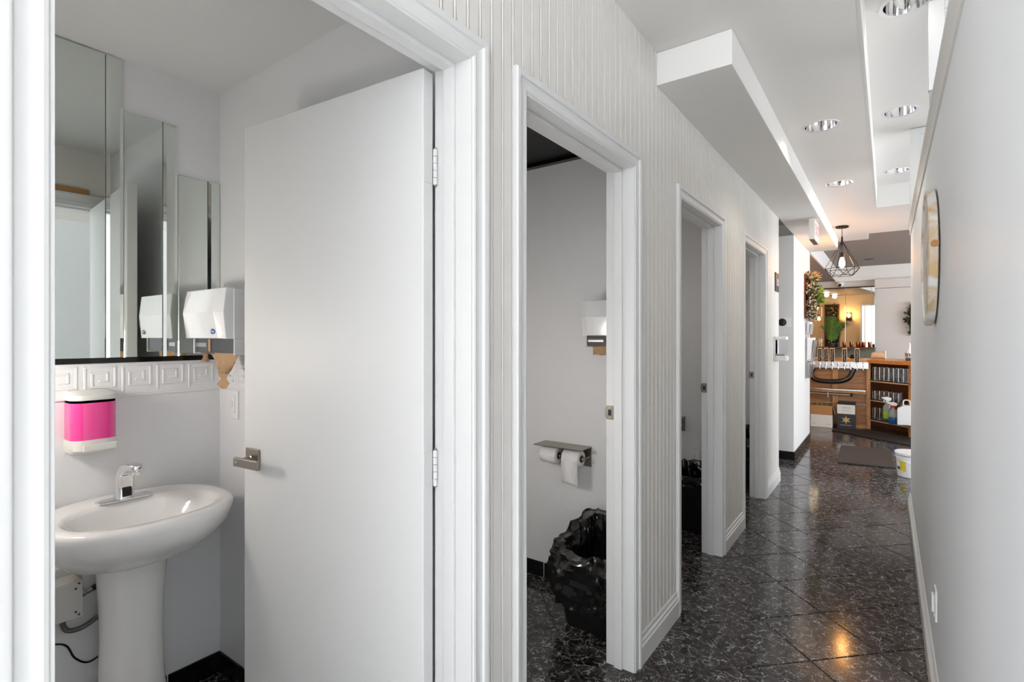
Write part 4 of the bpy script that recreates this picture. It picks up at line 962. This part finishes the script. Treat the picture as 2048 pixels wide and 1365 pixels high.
for k in range(3): part('label_line', G().box(xm-.055, xm+.055-.01*k, y0-.0018, y0-.0012, .287-k*.011, .289-k*.011), 'grey', bd_)
st = [(xm+(.062 if i % 2 == 0 else .027)*math.sin(PI*i/6), .135+(.062 if i % 2 == 0 else .027)*math.cos(PI*i/6)) for i in range(12)]
part('star_print', G().prism(st, 'y', y0-.001, y0), 'gold', b2, label='gold six pointed star')
part('foot_line', G().box(x0+.035, x1-.045, y0-.0008, y0, .055, .061), 'grey', b2); part('side_label', G().box(x1, x1+.001, y0+.03, y0+.1, .22, .34), 'yellow', b2)

# floor mats and bucket
mp = [(-.444, 6.63), (.072, 6.70), (.03, 7.76), (-.472, 7.68)]
solo('floor_mat', G().prism(mp, 'z', .001, .014), 'mat', 'brown rubber floor mat in the middle of the far corridor', 'mat', (-.2, 7.2, .001), bevel=.003)
mp = [(-.66, 8.86), (.27, 8.14), (.62, 8.5), (-.25, 9.22)]
solo('floor_mat', G().prism(mp, 'z', .001, .016), 'rubber', 'long dark rubber mat lying along the angled glass shelves', 'mat', (0, 8.7, .001), bevel=.003)
bx, by = .195, 6.42
bk = thing('bucket', 'white plastic bucket with yellow label at the end of the partition', 'bucket', (bx, by, 0))
part('pail', G().lathe([(.112, .002), (.116, .006), (.129, .185), (.134, .187), (.135, .207), (.13, .209)], (bx, by, 0), 40), 'white', bk, True)
part('lid', G().lathe([(.139, .215), (.141, .22), (.14, .238), (.134, .243), (.05, .24)], (bx, by, 0), 40), 'white', bk, True)
part('bail_handle', G().tube(smoothpath([(bx-.135, by-.03, .197), (bx-.09, by-.11, .175), (bx, by-.14, .15), (bx+.09, by-.11, .175), (bx+.135, by-.03, .197)]), .003, 6), 'white', bk, True)
def band(a0, a1, z0, z1, off):
    g = G(); n = 12
    for i in range(n+1):
        a = a0+(a1-a0)*i/n
        for z in (z0, z1): r = .116+(z-.006)/.179*.013+off; g.v.append((bx+r*math.cos(a), by+r*math.sin(a), z))
        if i: g.f.append((2*i-2, 2*i, 2*i+1, 2*i-1))
    return g
lb = part('label_panel', band(math.radians(198), math.radians(246), .06, .16, .001), 'yellow', bk)
part('label_picture', band(math.radians(200), math.radians(220), .085, .15, .0018), 'white', lb); part('label_block', band(math.radians(201), math.radians(220), .075, .1, .0024), 'purple', lb); part('label_edge', band(math.radians(272), math.radians(280), .07, .14, .001), 'purple', bk)

# ------------------------------------------------------------------ far wall
PH = math.radians(4.65); MX, MY = -.72, 12.325
mm = thing('wall_mirror', 'wide panelled bar mirror on the far wall behind the taps', 'mirror', (MX, MY, 1.165), -PH)
ML = [-.62, -.37, .04, .47, .525]
for a, b in zip(ML[:-1], ML[1:]): part('pane', G().box(a+.002, b-.002, -.004, .002, 0, 1.175), 'mirror', mm, w=False, bevel=.002)
part('top_rail', G().box(-.62, .525, -.012, .01, 1.175, 1.195), 'iron', mm, w=False)
part('shelf', G().box(-.62, .54, -.24, .002, -.03, 0), 'dkwood', mm, w=False, bevel=.003, label='dark wood shelf under the mirror')
struct('trim_sage', G().box(-1.5, -.19, YFAR-.02, YFAR, .3, 1.13), 'green', 'sage green panel below the bar mirror')
def onshelf(u, back=.06):
    x = onY(u, 690, 12.25)[0]; return (x, MY-math.tan(PH)*(x-MX)-back, 1.166)
for k, u in enumerate((1688, 1702, 1715, 1721, 1727, 1739)):
    p = onshelf(u); s = thing('copper_mug', 'copper tumbler on the mirror shelf, number %s from the left' % ('one', 'two', 'three', 'four', 'five', 'six')[k], 'tumbler', p, group='copper tumblers under the mirror')
    part('cup', G().lathe([(.022, 0), (.024, .004), (.029, .1), (.027, .1), (.022, .01), (.002, .008)], p, 18), 'copper', s, True); part('rim', G().lathe([(.0295, .098), (.0305, .1), (.0295, .103), (.0275, .1)], p, 18, cap0=False, cap1=False), 'copper', s, True)
p = onshelf(1638)
bu = thing('stone_bust', 'small pale stone head figure on the mirror shelf', 'figurine', p)
part('head', G().lathe([(.02, .05), (.034, .07), (.043, .1), (.045, .13), (.038, .16), (.02, .178), (.003, .182)], p, 20), 'stone', bu, True)
part('neck', G().lathe([(.045, 0), (.04, .015), (.022, .03), (.02, .06)], p, 18), 'stone', bu, True); part('nose', G().lathe([(.002, -.056), (.01, -.04)], (p[0], p[1], p[2]+.12), 8, 'y'), 'stone', bu, True)
# palm
p = onshelf(1664, .17); pl = thing('potted_palm', 'bushy green potted palm in front of the bar mirror', 'plant', p)
part('pot', G().lathe([(.05, 0), (.06, .01), (.072, .08), (.068, .08), (.05, .06)], p, 20), 'darkgrey', pl, True)
rng = random.Random(21)
for k in range(22):
    g = G(); a = rng.uniform(0, 2*PI); lean = rng.uniform(.1, .9); L = rng.uniform(.42, .6); c1 = Vector((p[0], p[1], p[2]+.07))
    dirh = Vector((math.cos(a), math.sin(a)*.35-.3, 0)); pts = [c1+dirh*(lean*.27*s**1.4)+Vector((0, 0, L*(s-.32*lean*s**2.4))) for s in [i/10 for i in range(11)]]
    g.tube(pts, [.004]*4+[.003]*4+[.0015]*3, 5)
    for i in range(2, 11):
        d = (pts[i]-pts[i-1]).normalized(); sd = d.cross(Vector((0, 1, .2))).normalized()
        for sg in (-1, 1):
            for h2 in (0, .5):
                q = pts[i-1]+(pts[i]-pts[i-1])*h2; e = q+(sd*sg*.8+d*.75)*(.1*(1-.5*i/11)+.02)+Vector((0, 0, -.015)); n2 = d*.006
                g.add([q-n2, e, q+n2], [(0, 1, 2)])
    part('frond', g, 'leaf' if k % 3 else 'leaf2', pl)
# security camera
x, y, z = onY(1681, 569, YFAR)
sc_ = thing('security_camera', 'white security camera with black lens above the bar mirror', 'camera', (x, YFAR, z))
part('housing', G().lathe([(.06, -.05), (.07, -.03), (.07, 0)], (x, YFAR, z), 24, 'y'), 'white', sc_, True); part('eyeball', G().lathe([(.01, -.1), (.04, -.09), (.05, -.06), (.045, -.04)], (x, YFAR, z-.012), 24, 'y'), 'white', sc_, True)
part('lens', G().lathe([(.024, -.107), (.03, -.09)], (x-.006, YFAR, z-.022), 20, 'y'), 'blackgloss', sc_, True)
# things on the counter and foliage on the far wall
p = (onY(1756, 712, 9.75)[0], 9.72, CT)
bg = thing('paper_bag', 'crumpled pale paper bag lying on the bar counter', 'bag', p)
g = G(); n = 18; rings = []
for s, k in ((-.09, .35), (-.08, .75), (-.04, .95), (.02, 1), (.07, .95), (.09, .8)):
    rings.append([(p[0]+s, p[1]+.06*k*math.cos(2*PI*i/n)*(1+.12*noise.noise(Vector((i, s*20, 1)))), max(p[2]+.002, p[2]+.055*k+.058*k*math.sin(2*PI*i/n)*(1+.15*noise.noise(Vector((i*.8, s*20, 5)))))) for i in range(n)])
part('bag', g.loft(rings), 'stone', bg, True); part('folded_end', G().box(p[0]+.085, p[0]+.1, p[1]-.055, p[1]+.055, p[2]+.002, p[2]+.125), 'paper', bg, bevel=.004)
p = (onY(1704, 712, 9.75)[0], 9.75, CT); solo('bar_tool', G().lathe([(.035, 0), (.04, .01), (.028, .03), (.015, .04), (.03, .05), (.02, .055)], p, 18), 'iron', 'small dark bar tool on the counter behind the taps', 'bar tool', p, True)
p = wing(.52, .2, CT); x = onY(1817, 710, p[1])[0]; p = (x+.012, p[1], CT)
vs_ = thing('figure_bottle', 'black and white patterned bottle on a dark stand on the counter', 'bottle', p)
part('stand', G().box(p[0]-.045, p[0]+.045, p[1]-.03, p[1]+.03, p[2], p[2]+.04), 'black', vs_, bevel=.003)
part('bottle', G().lathe([(.03, .04), (.05, .06), (.052, .1), (.03, .15), (.012, .18), (.01, .23), (.014, .235), (.002, .25)], p, 20), 'white', vs_, True)
g = G()
for k in range(5): g.tube([(p[0]+.053*math.cos(3.6+k*.5+.2*math.sin(j)), p[1]+.053*math.sin(3.6+k*.5+.2*math.sin(j)), p[2]+.06+.011*j) for j in range(5)], .006, 5)
part('black_pattern', g, 'black', vs_)
x = .335; wp = thing('wall_foliage', 'dark green foliage panel on the far wall beside the partition edge', 'plant', (x+.07, YFAR, 1.4))
part('backing_board', G().box(x, x+.25, YFAR-.015, YFAR, 1.44, 1.98), 'dkwood', wp)
leafcloud('leaves', wp, (x+.12, YFAR-.07, 1.7), (.15, .05, .28), 500, .07, 'leafd', 31)

# ------------------------------------------------------------------ dining wall mirrored in the bar mirror
YD = YBLK2+.015
def dx_(u): return -2.41+(u-1625)*.01187
def dz_(v): return HCAM+(V0-v)*.01347
lw = thing('living_wall', 'framed panel of dark dried foliage on the cream dining wall', 'wall decor', (dx_(1663), YD, 1.0))
x0, x1, z1 = dx_(1648), dx_(1678), dz_(608)
for a, b, c2, d in ((x0, x0+.03, 1.0, z1), (x1-.03, x1, 1.0, z1), (x0+.03, x1-.03, z1-.03, z1), (x0+.03, x1-.03, 1.0, 1.03)): part('frame', G().box(a, b, YD, YD+.06, c2, d), 'dkwood', lw)
part('backing_board', G().box(x0+.03, x1-.03, YD, YD+.01, 1.03, z1-.03), 'leafd', lw)
leafcloud('leaves', lw, ((x0+x1)/2, YD+.045, (1+z1)/2), (.13, .03, .6), 700, .06, 'leafd', 41); leafcloud('dry_leaves', lw, ((x0+x1)/2, YD+.05, (1+z1)/2), (.1, .03, .55), 220, .06, 'bloom', 42)
sx_, sz = dx_(1697), dz_(642)
sn = thing('wall_sconce', 'dark boxy wall sconce glowing on the cream dining wall', 'lamp', (sx_, YD, sz))
part('back_plate', G().box(sx_-.06, sx_+.06, YD, YD+.015, sz, sz+.22), 'iron', sn); part('cup', G().box(sx_-.05, sx_+.05, YD+.015, YD+.11, sz, sz+.09), 'iron', sn)
part('bulb', G().lathe([(.012, .09), (.03, .13), (.03, .17), (.01, .2)], (sx_, YD+.065, sz), 16), 'bulb', sn, True); point_light('sconce_light', (sx_, YD+.13, sz+.16), 5, (1, .6, .26), .03, sn)
wn = thing('window_1', 'bright white framed window on the dining wall reflected in the bar mirror', 'window', ((dx_(1718)+XB)/2, YD, .8)); wn['kind'] = 'structure'
wx0, wx1, wz0, wz1 = dx_(1718), XB-.03, .85, dz_(609)
for a, b, c2, d in ((wx0, wx0+.05, wz0, wz1), (wx1-.05, wx1, wz0, wz1), (wx0+.05, wx1-.05, wz1-.05, wz1), (wx0+.05, wx1-.05, wz0, wz0+.05)): part('frame', G().box(a, b, YD, YD+.04, c2, d), 'trim', wn)
part('mullion', G().box(wx0+.1, wx0+.115, YD, YD+.03, wz0+.05, wz1-.05), 'trim', wn); part('pane', G().box(wx0+.05, wx1-.05, YD, YD+.006, wz0+.05, wz1-.05), 'daylit', wn)
for k, (u, v, yy) in enumerate(((1634, 617, 9.4), (1637, 640, 8.8))):
    x = dx_(u)+(yy-YD)*.24; z = HCAM+(V0-v)*(.01347-(yy-YD)*.0008)
    t = thing('bulb_pendant', 'bare amber bulb pendant over the dining side, %s' % ('higher one', 'lower one')[k], 'lamp', (x, yy, z), group='bare bulb pendants')
    part('cord', G().tube([(x, yy, z+.1), (x, yy, ZBEAM)], .004, 6), 'iron', t); part('socket', G().lathe([(.02, .1), (.022, .15), (.008, .16)], (x, yy, z), 14), 'iron', t, True)
    part('bulb', G().lathe([(.003, 0), (.028, .02), (.033, .05), (.018, .1)], (x, yy, z), 16), 'bulb', t, True); point_light('bulb_light', (x, yy, z+.03), 6, (1, .58, .24), .03, t)
for k in range(4):
    y = 8.6+k*.75; x = -1.75
    t = thing('slot_light', 'flat round ceiling light over the dining side, %s from the mirror' % ('fourth', 'third', 'second', 'first')[k], 'downlight', (x, y, ZBEAM), group='dining ceiling lights')
    part('ring', G().lathe([(.075, -.004), (.09, -.003), (.09, 0)], (x, y, ZBEAM), 24), 'whitegloss', t, True); part('lens', G().lathe([(.074, -.006), (.074, -.001)], (x, y, ZBEAM), 24), 'can', t)
    point_light('slot_light_glow', (x, y, ZBEAM-.06), 3, (1, .8, .58), .05, t)
